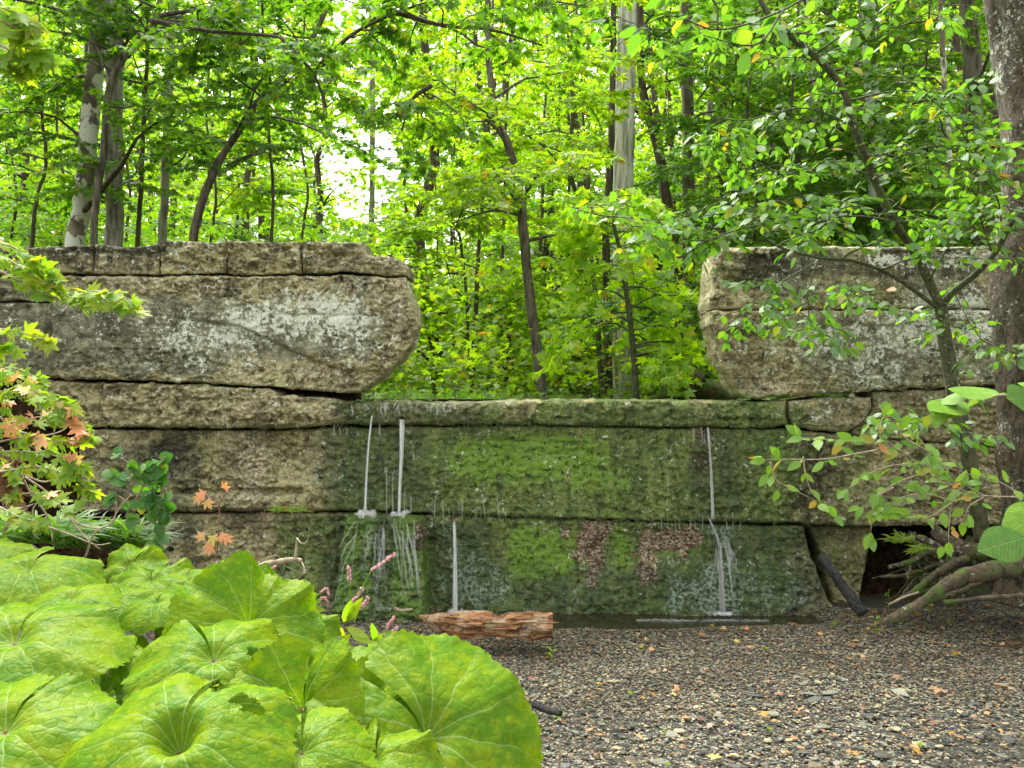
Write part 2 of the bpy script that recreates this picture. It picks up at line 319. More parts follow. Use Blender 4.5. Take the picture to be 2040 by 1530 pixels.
# ------------------------------------------------------------------ the dam
def blob(px, py, cx, cy, rx, ry, p=1.0): return np.exp(-(((px-cx)/rx)**2+((py-cy)/ry)**2)**p)
def boxw(px, py, x0, x1, y0, y1, s=25): return sstep(x0-s, x0+s, px)*sstep(x1+s, x1-s, px)*sstep(y0-s, y0+s, py)*sstep(y1+s, y1-s, py)
def wall_fields(px, py):
    A = {}
    hb = np.clip((py-1030)/180, 0, 1); but = sstep(-7, 7, px-(688-20*hb))*sstep(-7, 7, (846+10*hb)-px)*sstep(1018, 1034, py)*sstep(1222, 1200, py)
    wob = fbm(np.stack([px/60, py/60, px*0], 1), 4); wo2 = fbm(np.stack([px/60, py/60, px*0+9], 1), 4)
    pxw = px+26*wob; pyw = py+22*wo2
    moss = .95*boxw(pxw, pyw, 690, 1570, 852, 1230, 30)+.75*boxw(pxw, pyw, 1070, 1560, 790, 850, 15)+.5*boxw(pxw, pyw, 680, 1080, 800, 850, 15)
    moss += .65*boxw(pxw, pyw, 540, 690, 1030, 1200, 30)+.45*boxw(pxw, pyw, 620, 700, 850, 1020, 20)+.35*blob(px, py, 390, 890, 60, 50)+.42*boxw(pxw, pyw, 1540, 1760, 850, 1200, 60)
    moss += .6*sstep(500, 486, py)*sstep(1380, 1400, px)+.28*blob(px, py, 350, 650, 90, 50)+.5*blob(px, py, 1580, 830, 50, 40)
    moss += .3*but
    moss -= .5*blob(px, py, 1400, 900, 30, 90)+.35*blob(px, py, 850, 950, 60, 60)
    A['moss'] = moss
    A['vivid'] = .8*but*sstep(.0, .35, np.abs((px-767)/85))+.75*blob(px, py, 950, 920, 110, 60)+.7*blob(px, py, 1120, 900, 120, 50)+.9*boxw(px, py, 1010, 1150, 1050, 1160, 30)+.7*blob(px, py, 1240, 1090, 30, 90)+.5*blob(px, py, 1190, 960, 150, 50)+.6*blob(px, py, 830, 1120, 25, 80)+.5*blob(px, py, 1390, 1100, 25, 50)
    A['vivid'] += .8*sstep(496, 486, py)*sstep(1380, 1400, px)
    li = .55*blob(px, py, 680, 610, 90, 35)+.95*blob(px, py, 600, 640, 150, 26)+.75*blob(px, py, 720, 680, 60, 45)+.55*blob(px, py, 480, 670, 110, 50)+.5*blob(px, py, 560, 590, 150, 22)+.45*blob(px, py, 370, 690, 80, 60)+.35*blob(px, py, 330, 505, 40, 20)
    li += .95*boxw(px, py, 1730, 1990, 503, 533, 9)+.7*blob(px, py, 1720, 680, 140, 50)+.85*blob(px, py, 1850, 650, 90, 50)+.8*blob(px, py, 1740, 760, 70, 40)+.6*blob(px, py, 1950, 660, 40, 90)+.45*blob(px, py, 1650, 820, 60, 30)+.5*blob(px, py, 1590, 670, 50, 30)+.45*boxw(px, py, 1650, 2000, 590, 612, 8)
    li += .22*(py < 780)
    A['pale'] = .5*boxw(pxw, pyw, 205, 640, 770, 835, 14)+.9*blob(px, py, 500, 930, 45, 75)+.5*blob(px, py, 480, 990, 90, 12)+.7*blob(px, py, 640, 745, 80, 22)+.75*blob(px, py, 790, 640, 25, 90)+.95*blob(px, py, 1560, 765, 75, 16)+.5*blob(px, py, 1510, 720, 40, 40)+.5*boxw(px, py, 600, 800, 505, 540, 8)+.45*boxw(pxw, pyw, 300, 800, 555, 585, 10)+.5*boxw(px, py, 1425, 1445, 495, 600, 8)+.5*blob(px, py, 1700, 580, 90, 22)+.35*boxw(pxw, pyw, 1600, 2100, 800, 1000, 30)+.4*blob(px, py, 1000, 815, 90, 15)+.45*blob(px, py, 540, 1090, 60, 50)+.4*blob(px, py, 930, 1150, 50, 60)
    A['lichen'] = li
    A['grey'] = .85*boxw(pxw, pyw, 110, 450, 590, 750, 25)+.7*boxw(pxw, pyw, -80, 105, 550, 760, 20)+.75*boxw(pxw, pyw, 450, 745, 600, 720, 22)+.75*boxw(pxw, pyw, 1590, 2100, 620, 760, 30)+.5*boxw(pxw, pyw, 1440, 2100, 490, 610, 30)
    A['stain_shade'] = .75*boxw(pxw, pyw, -80, 330, 470, 545, 20)+.5*boxw(pxw, pyw, 180, 420, 855, 1010, 30)+.6*boxw(pxw, pyw, -80, 300, 600, 700, 40)+.75*boxw(pxw, pyw, 1480, 2100, 495, 560, 20)+.35*boxw(pxw, pyw, 1500, 2100, 850, 1250, 30)+.4*blob(px, py, 1490, 570, 60, 60)+.35*boxw(pxw, pyw, 800, 1600, 1150, 1240, 30)+.7*boxw(px, py, 560, 640, 1040, 1090, 20)
    A['stain_shade'] += 1.1*np.exp(-((px-(694-22*hb))/7)**2)*(py > 1030)*(py < 1215)+.8*np.exp(-((px-(838+14*hb))/7)**2)*(py > 1080)*(py < 1215)+.5*blob(px, py, 350, 900, 50, 60)+.4*boxw(pxw, pyw, 1560, 1700, 860, 1000, 25)  # narrow dark strips paint shade on the buttress's mossy side faces
    A['stain_shade'] += .34*boxw(pxw, pyw, 660, 1640, 850, 1240, 40)+.35*boxw(pxw, pyw, 1380, 1480, 850, 1040, 20)
    A['stain_shade'] += .6*sstep(508, 490, py)*(px < 730)
    tri = sstep(0, 14, 42-np.abs(pxw-1185)-(pyw-1040)*.16)*boxw(px, py, 1100, 1260, 1040, 1180, 10)
    A['bare'] = .95*tri+.95*boxw(pxw, pyw, 1275, 1395, 1050, 1115, 12)+.9*blob(px, py, 1290, 1140, 26, 38)+.9*blob(px, py, 838, 1065, 15, 42)+.6*blob(px, py, 1125, 1060, 18, 40)+.6*blob(px, py, 1410, 880, 22, 16)+.55*blob(px, py, 1155, 870, 9, 22)+.6*blob(px, py, 1133, 945, 5, 40)+.5*blob(px, py, 685, 920, 10, 20)+.7*blob(px, py, 905, 1038, 22, 8)
    A['cool'] = .5*but*np.exp(-((pxw-765)/60)**2)+.45*boxw(pxw, pyw, 850, 950, 1040, 1220, 30)+.5*blob(px, py, 640, 950, 28, 75)+.55*boxw(pxw, pyw, 1410, 1470, 1040, 1220, 20)+.4*boxw(pxw, pyw, 1330, 1440, 1150, 1220, 15)+.45*blob(px, py, 680, 1160, 30, 60)+.35*blob(px, py, 960, 1150, 50, 60)+.3*boxw(px, py, 740, 830, 860, 1000, 20)+.3*boxw(pxw, pyw, 950, 1640, 1140, 1240, 40)+.25*boxw(pxw, pyw, 1450, 1620, 1050, 1220, 30)+.2*boxw(pxw, pyw, 1230, 1400, 860, 1020, 50)
    A['wet'] = .4*boxw(pxw, pyw, 980, 1420, 1130, 1240, 40)+.5*boxw(pxw, pyw, 1380, 1480, 850, 1050, 25)+.75*boxw(pxw, pyw, 640, 860, 860, 1220, 20)+.8*boxw(pxw, pyw, 860, 980, 1050, 1230, 20)+.8*boxw(pxw, pyw, 1400, 1660, 1050, 1240, 20)+.7*boxw(pxw, pyw, 190, 400, 870, 1100, 30)+.5*boxw(pxw, pyw, 980, 1420, 1190, 1240, 15)+.35*boxw(pxw, pyw, 660, 1560, 840, 1220, 30)+.7*boxw(pxw, pyw, 690, 960, 790, 850, 12)
    return A
CRACK = [(330, 634), (400, 640), (480, 652), (540, 680), (590, 706), (650, 728), (690, 742), (740, 735)]
def wall_disp(px, py, x, z, rough):
    """outward relief of the face in metres (towards the camera)"""
    P = np.stack([x, x*0, z*1.35], 1)
    d = .022*rough*fbm(P, 4, 2.6)
    f1, e1 = facets(x, z*1.4, 8); f2, e2 = facets(x, z*1.3, 21, 5.3); f3, e3 = facets(x, z*1.1, 48, 2.1)
    k = fbm(P, 3, 3.2, 31.0)
    kk = sstep(-.5, .5, fbm(P, 3, 1.7, 77.)); d = d+rough*(.030*f1*sstep(-.25, .35, k)+(.006+.024*kk)*f2+(.003+.013*kk)*f3+.007*fbm(P, 3, 30))
    # strata grooves
    st = fbm(np.stack([x*.6, x*0, z*7], 1), 3, 1.5, 11.)
    d = d-rough*.018*sstep(.45, .55, st)-.028*rough*sstep(.25, .6, fbm(np.stack([x, x*0, z], 1), 3, 14, 3.))
    # the diagonal crack, broken lower right below it
    cz = np.interp(px, [c[0] for c in CRACK], [c[1] for c in CRACK])
    inb = (px > 330) & (px < 800) & (py > 600) & (py < 790)
    below = sstep(0, 6, py-cz)*sstep(400, 470, px)
    d = np.where(inb, d-.045*below*sstep(800, 700, px*0+cz)+.03*below*sstep(50, 120, py-cz), d)
    g = np.exp(-((py-cz)/3.5)**2)*sstep(330, 420, px)*sstep(745, 700, px)
    d = np.where(inb, d-.05*g, d)
    # formwork joint on the left block and the right-hand vertical
    d = d-.02*np.exp(-((px-742)/2.5)**2)*boxw(px, py, 738, 748, 590, 700, 4)
    d = d-.012*np.exp(-((py-628-(px-560)*.01)/3)**2)*boxw(px, py, 560, 745, 600, 660, 10)
    # ledge on the left lower course
    d = d+.05*boxw(px, py, 330, 610, 990, 1020, 7)-.05*boxw(px, py, 340, 600, 976, 986, 5)
    # buttress under the twin falls
    wb = 5*fbm(np.stack([py/30, px*0, px*0], 1), 3); bz = sstep(670+(1210-py)*.11-2+wb, 670+(1210-py)*.11+6+wb, px)*sstep(858-(1210-py)*.07+2+wb, 858-(1210-py)*.07-8+wb, px)*sstep(1022, 1034, py)
    d = d+.22*bz*(.75+.25*sstep(1030, 1200, py))
    d = d+.10*sstep(1100, 1230, py)*boxw(px, py, 1340, 1640, 1040, 1300, 30)     # toe bulges
    d = d+.05*sstep(1120, 1230, py)*boxw(px, py, 330, 1350, 1100, 1300, 30)
    d = d-.07*blob(px, py, 1470, 560, 28, 22)-.05*blob(px, py, 1200, 1110, 45, 60)-.04*boxw(px, py, 1275, 1395, 1050, 1115, 12)
    d = d-.15*sstep(1600, 1450, px)*boxw(px, py, 1380, 1640, 640, 800, 25)*sstep(640, 780, py)
    return d
YW = 6.0
def block(top, right, bottom, left, root, yf=0.0, depth=.42, rough=1.0, bev=.03, rough_fn=None, name='block', label=None, jag=.008):
    """a course stone: Coons patch between four outline curves (photo pixels at the wall's plane), rounded edges, real depth"""
    def res(P, n):
        P = np.array([[(p[0]-1020)/F*YW, CAMZ-(p[1]-765)/F*YW] for p in P], float)
        s = np.concatenate([[0], np.cumsum(np.linalg.norm(np.diff(P, axis=0), axis=1))]); t = np.linspace(0, s[-1], n)
        return np.stack([np.interp(t, s, P[:, 0]), np.interp(t, s, P[:, 1])], 1)
    def ln(P): P = np.array(P, float); return np.linalg.norm(np.diff(P, axis=0), axis=1).sum()/F*YW
    sp = .0088
    nu = int(max(ln(top), ln(bottom))/sp)+3; nv = int(max(ln(left), ln(right))/sp)+3
    T = res(top, nu); B = res(bottom, nu); Lf = res(left, nv); R = res(right, nv)
    Lf[0], Lf[-1] = T[0], B[0]; R[0], R[-1] = T[-1], B[-1]
    u = np.linspace(0, 1, nu)[None, :, None]; v = np.linspace(0, 1, nv)[:, None, None]
    C = (1-v)*T[None]+v*B[None]+(1-u)*Lf[:, None]+u*R[:, None]-((1-u)*(1-v)*T[0]+u*(1-v)*T[-1]+(1-u)*v*B[0]+u*v*B[-1])
    C = C.reshape(-1, 2); x, z = C[:, 0].copy(), C[:, 1].copy()
    j1 = fbm(np.stack([x, z, 0*x], 1), 3, 9, 3.3); j2 = fbm(np.stack([x, z, 0*x], 1), 3, 9, 8.3)
    j3 = facets(x, z, 14, 4)[0]
    x += jag*rough*(j1+.6*j3); z += jag*rough*(j2+.6*j3)
    grid = np.arange(nu*nv).reshape(nv, nu)
    ring = np.concatenate([grid[0, :], grid[1:, -1], grid[-1, -2::-1], grid[-2:0:-1, 0]])
    poly = np.stack([x[ring], z[ring]], 1)[::3]; poly = np.vstack([poly, poly[:1]])
    d = np.zeros(len(x)); 
    for a in range(0, len(x), 20000): d[a:a+20000] = seg_dist(x[a:a+20000], z[a:a+20000], poly)
    bv = bev*(1+.6*fbm(np.stack([x, z, 0*x], 1), 2, 4, 1.7)); bv = np.maximum(bv, .008)
    q = 1-np.clip(d/bv, 0, 1); prof = bv*(1-np.sqrt(np.maximum(1-q*q, 0)))
    px = x*F/YW+1020; py = 765-(z-CAMZ)*F/YW
    rr = rough if rough_fn is None else rough*rough_fn(px, py)
    y = YW+yf+prof-wall_disp(px, py, x, z, rr)*(.35+.65*(1-q))
    V = np.stack([x, y, z], 1)
    Fq = np.stack([grid[:-1, :-1], grid[1:, :-1], grid[1:, 1:], grid[:-1, 1:]], -1).reshape(-1, 4)
    g = G(); nring = len(ring); layers = [V]
    K = 7; base = len(V)
    for k in range(1, K+1):
        yk = depth*(k/K)**1.3
        P = V[ring].copy(); P[:, 1] = np.maximum(P[:, 1]+.008, YW+yf+yk)
        n = fbm(P, 3, 7, 2.2); cx, cz = x.mean(), z.mean()
        P[:, 0] += .018*rough*n; P[:, 2] += .014*rough*fbm(P, 3, 7, 9.2)
        layers.append(P)
    rings = [ring]+[base+k*nring+np.arange(nring) for k in range(K)]
    fs = [Fq]
    for a, b in zip(rings[:-1], rings[1:]):
        a2, b2 = np.roll(a, -1), np.roll(b, -1); fs.append(np.stack([a, a2, b2, b], -1))
    V = np.vstack(layers); g.add(V, *fs)
    px = V[:, 0]*F/YW+1020; py = 765-(V[:, 2]-CAMZ)*F/YW
    return g.obj(name, WALL, root, vattr=wall_fields(px, py), label=label)

dam = thing('concrete_dam', (0, YW, -.1), 'old breached concrete dam of massive weathered courses with a low mossy notch in the middle', 'dam')
smoothface = lambda px, py: .35+.65*(1-np.clip(boxw(px, py, 120, 745, 595, 745, 18)*(py < np.interp(px, [c[0] for c in CRACK], [c[1]+60 for c in CRACK])), 0, 1))
smoothR = lambda px, py: .35+.65*(1-boxw(px, py, 1560, 2150, 520, 760, 30))
# left abutment, cap course
capx = [-90, 188, 318, 452, 603]
for a, b in zip(capx[:-1], capx[1:]):
    t0 = 488 if a < 300 else 482
    block([(a, t0-2), ((a+b)/2, t0+(4 if a < 300 else -1)), (b-4, t0)], [(b-4, t0), (b-4, 543)], [(a, 545), ((a+b)/2, 546), (b-4, 543)], [(a, t0-2), (a, 545)], dam, yf=.0, rough=.9, bev=.014)
block([(603, 481), (700, 481), (724, 483), (731, 507), (780, 510), (806, 522)], [(806, 522), (813, 538), (810, 549)], [(603, 543), (700, 543), (770, 547), (810, 549)], [(603, 481), (603, 543)], dam, yf=-.01, rough=.9, bev=.022)
block([(-90, 550), (0, 552), (104, 553)], [(104, 553), (105, 598)], [(-90, 600), (40, 598), (105, 600)], [(-90, 550), (-90, 600)], dam, yf=.03, bev=.015)
block([(-90, 604), (40, 601), (102, 603)], [(102, 603), (98, 700), (110, 752)], [(-90, 752), (20, 750), (110, 754)], [(-90, 604), (-90, 752)], dam, yf=.05, rough=.6, bev=.015)
block([(110, 551), (300, 551), (500, 550), (700, 550), (808, 554)], [(808, 554), (822, 600), (829, 645), (820, 682), (795, 716), (752, 755), (716, 780)], [(122, 754), (300, 758), (420, 764), (560, 770), (640, 778), (716, 782)],
      [(110, 551), (106, 600), (102, 690), (108, 735), (122, 754)], dam, yf=-.03, rough=1.05, bev=.03, rough_fn=smoothface, label='largest block, its lower right corner broken along a diagonal crack')
block([(60, 758), (120, 760), (198, 764)], [(198, 764), (200, 848)], [(60, 850), (120, 853), (200, 850)], [(60, 758), (60, 850)], dam, yf=.02, bev=.03)
block([(205, 765), (300, 765), (420, 770), (543, 776), (560, 790), (640, 792), (705, 802)], [(705, 802), (700, 820), (690, 842)], [(205, 849), (400, 852), (560, 853), (640, 850), (690, 842)], [(205, 765), (201, 810), (205, 849)], dam, yf=-.03, rough=1.2, bev=.03)
# notch sill
block([(692, 806), (760, 800), (900, 803), (1070, 797), (1250, 798), (1450, 801), (1568, 797)], [(1568, 797), (1570, 846)], [(675, 846), (800, 847), (920, 845), (1072, 846), (1200, 850), (1400, 851), (1500, 854), (1570, 847)], [(692, 806), (680, 846)], dam, yf=.0, rough=.9, bev=.035, depth=.55)
# right abutment
block([(1432, 492), (1600, 489), (1800, 490), (2160, 489)], [(2160, 489), (2160, 616)], [(1416, 618), (1600, 615), (1850, 613), (2160, 616)], [(1432, 492), (1424, 550), (1416, 618)], dam, yf=.02, rough=.9, bev=.03, rough_fn=smoothR)
block([(1416, 620), (1600, 619), (1850, 617), (2160, 620)], [(2160, 620), (2160, 766)], [(1492, 793), (1640, 784), (1740, 778), (1900, 770), (2160, 766)], [(1416, 620), (1424, 670), (1444, 725), (1468, 765), (1492, 793)], dam, yf=-.02, rough=1.2, bev=.028, rough_fn=smoothR)
block([(1572, 800), (1640, 792), (1735, 792)], [(1735, 792), (1738, 815), (1722, 842), (1690, 860)], [(1580, 848), (1630, 858), (1690, 862)], [(1572, 800), (1574, 825), (1580, 848)], dam, yf=-.02, bev=.045, rough=.8)
block([(1744, 782), (1900, 774), (2160, 770)], [(2160, 770), (2160, 900)], [(1700, 868), (1850, 880), (2160, 900)], [(1744, 782), (1744, 820), (1700, 868)], dam, yf=.03, bev=.03)
# second course
block([(150, 856), (300, 857), (480, 858), (650, 855), (800, 850), (1000, 850), (1110, 850), (1300, 854), (1575, 855), (1700, 870), (1850, 884), (2160, 902)], [(2160, 902), (2160, 1048)], [(150, 1022), (330, 1022), (500, 1022), (655, 1019), (800, 1022), (950, 1028), (1110, 1034), (1300, 1040), (1580, 1044), (1700, 1052), (1850, 1050), (2160, 1048)], [(150, 856), (150, 1022)], dam, yf=.04, rough=1.0, bev=.03, rough_fn=lambda px, py: 1-.42*boxw(px, py, 700, 1560, 800, 1300, 40))
# bottom course
block([(280, 1027), (450, 1027), (640, 1024), (800, 1026), (950, 1033), (1120, 1040), (1300, 1045), (1450, 1048), (1608, 1052)], [(1608, 1052), (1625, 1120), (1660, 1200), (1690, 1260)], [(280, 1260), (650, 1258), (900, 1262), (1120, 1260), (1400, 1265), (1690, 1262)], [(280, 1027), (280, 1260)], dam, yf=.055, rough=.95, bev=.03, rough_fn=lambda px, py: 1-.4*boxw(px, py, 860, 1560, 1000, 1300, 40))
block([(1630, 1056), (1700, 1058), (1765, 1062)], [(1765, 1062), (1755, 1120), (1730, 1250)], [(1690, 1250), (1730, 1250)], [(1630, 1056), (1660, 1120), (1690, 1250)], dam, yf=.2, bev=.04)
# core behind the joints
def slab(x0, x1, y0, y1, Ya, Yb, g):
    a = W(x0, y1, YW); b = W(x1, y0, YW)
    v = [(X, y, z) for y in (Ya, Yb) for z in (a[2], b[2]) for X in (a[0], b[0])]
    g.add(v, [(0, 1, 3, 2), (4, 6, 7, 5), (0, 4, 5, 1), (2, 3, 7, 6), (0, 2, 6, 4), (1, 5, 7, 3)])
g = G()
slab(-90, 700, 497, 765, 6.2, 6.36, g); slab(60, 690, 768, 1240, 6.2, 6.6, g); slab(694, 1570, 805, 1240, 6.25, 6.55, g)
slab(1520, 2160, 500, 780, 6.2, 6.36, g); slab(1574, 2160, 800, 1050, 6.2, 6.98, g)  # last slab deepened as an unseen roof to keep light out of the hollow
g.obj('core', SOIL, dam, smooth=False)

# earth bank filling the left end under the shrubs, and the dark undercut on the right
def bank(name, x0, x1, z0, z1, yc, label, cat='bank', kind='structure', amp=.12, slope=0.0, mat=SOIL):
    nx, nz = 90, 40; X, Z = np.meshgrid(np.linspace(x0, x1, nx), np.linspace(z0, z1, nz)); x = X.ravel(); z = Z.ravel()
    P = np.stack([x, x*0, z], 1); y = yc+amp*fbm(P, 4, 2.5, 5)+.05*facets(x, z, 9)[0]+slope*(z-z0)
    i = np.arange(nz-1)[:, None]*nx; j = np.arange(nx-1)[None, :]
    g = G(); g.add(np.stack([x, y, z], 1), np.stack([i+j, i+j+1, i+nx+j+1, i+nx+j], -1).reshape(-1, 4)); return g.obj(name, mat, kind=kind)
bank('earth_bank', 2.3, 5.2, -.3, .6, 6.86, '')
bank('earth_bank', 2.42, 5.2, -.3, .42, 6.2, '', slope=.9)  # near-black soil sheet added before the lit gap to darken it
bank('earth_bank', -4.6, -2.3, -.3, 1.6, 6.12, '', slope=.0)

# ------------------------------------------------------------------ water
def falling_water():
    m = M('falling_water'); w = m.world((1, 1, .06)); n = m.noise(w, 90, 4, .6); n2 = m.noise(m.world((1, 1, .5)), 16, 3, .6)
    a = m.math('MULTIPLY', m.step(m.math('ADD', n, m.math('MULTIPLY', m.math('SUBTRACT', n2, .5), .4)), .22, .50), m.attr('dens'), clamp=True)
    d = m.n('BsdfDiffuse', {0: (.95, .97, .96, 1)}); t = m.n('BsdfTranslucent', {0: (.95, .97, .96, 1)}); g = m.n('BsdfGlossy', {'Roughness': .2})
    s = m.n('MixShader', {0: .55, 1: d.outputs[0], 2: t.outputs[0]}); s = m.n('MixShader', {0: .12, 1: s.outputs[0], 2: g.outputs[0]})
    core = m.math('POWER', m.math('SUBTRACT', 1.0, m.n('LayerWeight', {'Blend': .5}).outputs['Facing']), 1.1); a = m.math('MULTIPLY', a, core)
    tr = m.n('BsdfTransparent'); o = m.n('MixShader', {0: a, 1: tr.outputs[0], 2: s.outputs[0]})
    m.t.links.new(o.outputs[0], m.out.inputs[0]); return m.m
FALL = falling_water()
def stream(pts, widths, Ys, label, name='waterfall', dens=.9, cat='waterfall', group=None, strands=None, seed=0):
    """a bundle of thin falling strands, each a tube of its own thickness"""
    r = np.random.default_rng(seed); P = np.array([W(p[0], p[1], y) for p, y in zip(pts, Ys)]); n = 26
    C = smooth_path(P, n); wd = np.interp(np.linspace(0, 1, n), np.linspace(0, 1, len(widths)), widths)/F*YW
    g = G(); dd = []
    k = strands or 4
    for s in range(k):
        off = r.normal(0, .30) if s else 0; Q = C.copy(); Q[:, 0] += off*wd; Q[:, 1] += r.normal(0, .01)
        ph = r.random()*9; Q[:, 0] += .05*wd*np.sin(np.linspace(0, 5, n)+ph)
        rad = wd*(.8 if s == 0 else .22+.3*r.random()); V, a, b = tube(Q, np.maximum(rad, .0012), 7, cap=False); V[:, 1] = C[:, 1].repeat(7)+(V[:, 1]-C[:, 1].repeat(7))*.6
        g.add(V, a); t = np.linspace(0, 1, n).repeat(7); dd.append(np.interp(t, [0, .08, .9, 1], [.5, .9, .8, .6])*dens*(.55 if s == 0 else 1))
    o = g.obj(name, FALL, vattr={'dens': np.concatenate(dd)}, label=label, category=cat, group=group)
    return o
stream([(741, 828), (735, 880), (730, 950), (727, 1020)], [2.5, 3, 3.5, 4.5], [5.95, 5.93, 5.92, 5.90], 'left white thread of water falling from the notch onto the mossy buttress', dens=1.3, seed=1)
stream([(801, 836), (800, 900), (797, 960), (795, 1020)], [8, 6, 4, 4], [5.95, 5.94, 5.93, 5.90], 'wider misty fall of water right of the left thread, onto the mossy buttress', dens=1.0, seed=2, strands=6)
stream([(905, 1040), (907, 1100), (908, 1216)], [4, 5, 7], [5.95, 5.93, 5.90], 'white jet of water dropping from the middle ledge behind the rotten log', dens=1.0, seed=3, strands=5)
stream([(1410, 852), (1416, 930), (1420, 1035)], [3, 3, 5], [5.93, 5.93, 5.92], 'long thin trickle from the sill near the right abutment', dens=.6, seed=4, strands=3)
stream([(1412, 1032), (1430, 1075), (1436, 1120), (1440, 1222)], [3, 4, 7, 10], [5.9, 5.88, 5.86, 5.80], 'faint spreading trickle down the bottom course into the pool', dens=.16, seed=5, strands=9)
r = np.random.default_rng(8)
def drips(xs, y0, y1, label, group, Y=5.9):
    for x in xs:
        if r.random() < .25: continue
        a = y0(x) if callable(y0) else y0; L = (y1-a)*r.uniform(.3, 1.1)
        stream([(x, y1-L), (x+r.uniform(-1, 4), y1)], [1.2, 1.8], [Y, Y], label, 'water_drip', .42, 'drip', group, strands=2, seed=int(x))
drips([770, 782, 806, 818, 829, 792], 940, 1022, 'fine drip beside the twin falls above the buttress', 'drips by the twin falls', 5.9)
drips([866, 881, 894, 903, 914, 921, 934, 947, 962, 975, 990, 1008], 985, 1032, 'short drip hanging from the middle ledge right of the buttress', 'drips at the middle ledge', 5.93)
drips([1316, 1330, 1344, 1352, 1362, 1376, 1385, 1400, 1447, 1458, 1475], 1010, 1055, 'short drip below the ledge by the thin right trickle', 'drips at the right ledge', 5.93)
drips([1345, 1362, 1381, 1397, 1404, 1424], 848, 885, 'tiny drip from the sill edge near the right abutment', 'drips from the sill edge', 5.93)
drips([666, 676, 690, 712, 756, 845], 846, 868, 'tiny drip under the sill on the left of the notch', 'drips under the left of the sill', 5.93)
# splashes: small domes of spray
def splash(px, py, Y, rx, rz, label):
    g = G(); c = W(px, py, Y); dd = []; rr = np.random.default_rng(int(px)); U, Vv = np.meshgrid(np.linspace(0, 2*PI, 14, endpoint=False), np.linspace(.05, PI-.05, 8)); u, v = U.ravel(), Vv.ravel()
    S0 = np.stack([np.cos(u)*np.sin(v), np.sin(u)*np.sin(v), np.cos(v)], 1); i = np.arange(7)[:, None]*14; j = np.arange(14)[None]; j2 = (j+1) % 14; fq = np.stack([i+j, i+j2, i+14+j2, i+14+j], -1).reshape(-1, 4)
    for k in range(12):
        o = np.array([rr.normal(0, rx*.35), rr.normal(0, .02), abs(rr.normal(0, rz*.2))-.004]); sc = np.array([rx*rr.uniform(.12, .32), .03, rz*rr.uniform(.25, .8)]); g.add(c+o+S0*sc*(1+.15*fbm(S0, 2, 3, k)[:, None]), fq); dd.append(np.full(len(S0), .42))
    g.obj('splash', FALL, vattr={'dens': np.concatenate(dd)}, label=label, category='splash')
splash(732, 1024, 5.82, .11, .045, 'white splash where the left thread hits the buttress top')
splash(795, 1024, 5.82, .10, .035, 'white splash where the wider fall hits the buttress top')
splash(909, 1220, 5.86, .11, .045, 'white splash at the foot of the single jet behind the log')
splash(1440, 1222, 5.72, .12, .02, 'small splash where the spreading trickle meets the pool')
# sheet of film strands over the buttress
def strands(x0, x1, y0, y1, n, label, Y, seed, spread=.1, name='water_film'):
    g = G(); dd = []; rr = np.random.default_rng(seed); xc = (x0+x1)/2
    for k in range(n):
        x = rr.uniform(x0, x1); a = y0+rr.uniform(0, .25)*(y1-y0); b = a+rr.uniform(.3, 1)*(y1-a); m_ = 8
        t = np.linspace(0, 1, m_); xs = x+(x-xc)*spread*t+np.cumsum(rr.normal(0, 2.0, m_)); ys = a+(b-a)*t
        C = WP(np.stack([xs, ys], 1), Y); C[:, 1] -= .05*t; V, f, _ = tube(smooth_path(C, 12), .007*np.sin(np.linspace(.5, PI-.1, 12))+.001, 4, cap=False)
        g.add(V, f); dd.append(np.full(len(V), .26*rr.random()+.04))
    g.obj(name, FALL, vattr={'dens': np.concatenate(dd)}, label=label, category='water', kind='stuff')
strands(700, 830, 1030, 1200, 30, 'thin running water over the mossy buttress', 5.72, 4, .35)
strands(1425, 1455, 1060, 1215, 12, 'thin running water down the right of the bottom course', 5.86, 6, .6)
strands(700, 900, 800, 830, 30, 'water sliding over the sill lip', 5.93, 9, 0)

def fringe(x0, x1, yf, n, ln, Y, label, mat, seed):
    r = np.random.default_rng(seed); g = G()
    for i in range(n):
        x = r.uniform(x0, x1); y = yf(x)+r.uniform(-3, 3); l = ln*r.uniform(.3, 1)*(.4+.6*abs(math.sin(x*.05+math.sin(x*.013)*3))); B = smooth_path(WP([(x, y, Y-.01), (x+r.normal(0, 1.5), y+l*.6, Y-.015), (x+r.normal(0, 2), y+l, Y)]), 5)
        V, f, _ = tube(B, np.linspace(.003, .001, 5), 3, cap=False); g.add(V, f, tone=r.random())
    g.obj('moss_fringe', mat, label=label, category='moss', kind='stuff')
MOSS_F = leaf_mat('moss_fringe', [(0, (.05, .06, .02)), (.5, (.10, .15, .03)), (1, (.19, .17, .08))], .2, .02)
fringe(860, 1640, lambda x: 1022+(x-860)*.018+8*math.exp(-((x-1200)/120)**2), 480, 15, 5.915, 'ragged fringe of moss and fine roots hanging from the middle ledge', MOSS_F, 3)
fringe(670, 1560, lambda x: 840+3*math.sin(x/70), 380, 12, 5.955, 'short fringe of moss hanging under the notch sill', MOSS_F, 4)
fringe(205, 680, lambda x: 846, 260, 9, 5.93, 'thin fringe of roots under the left course', MOSS_F, 5)

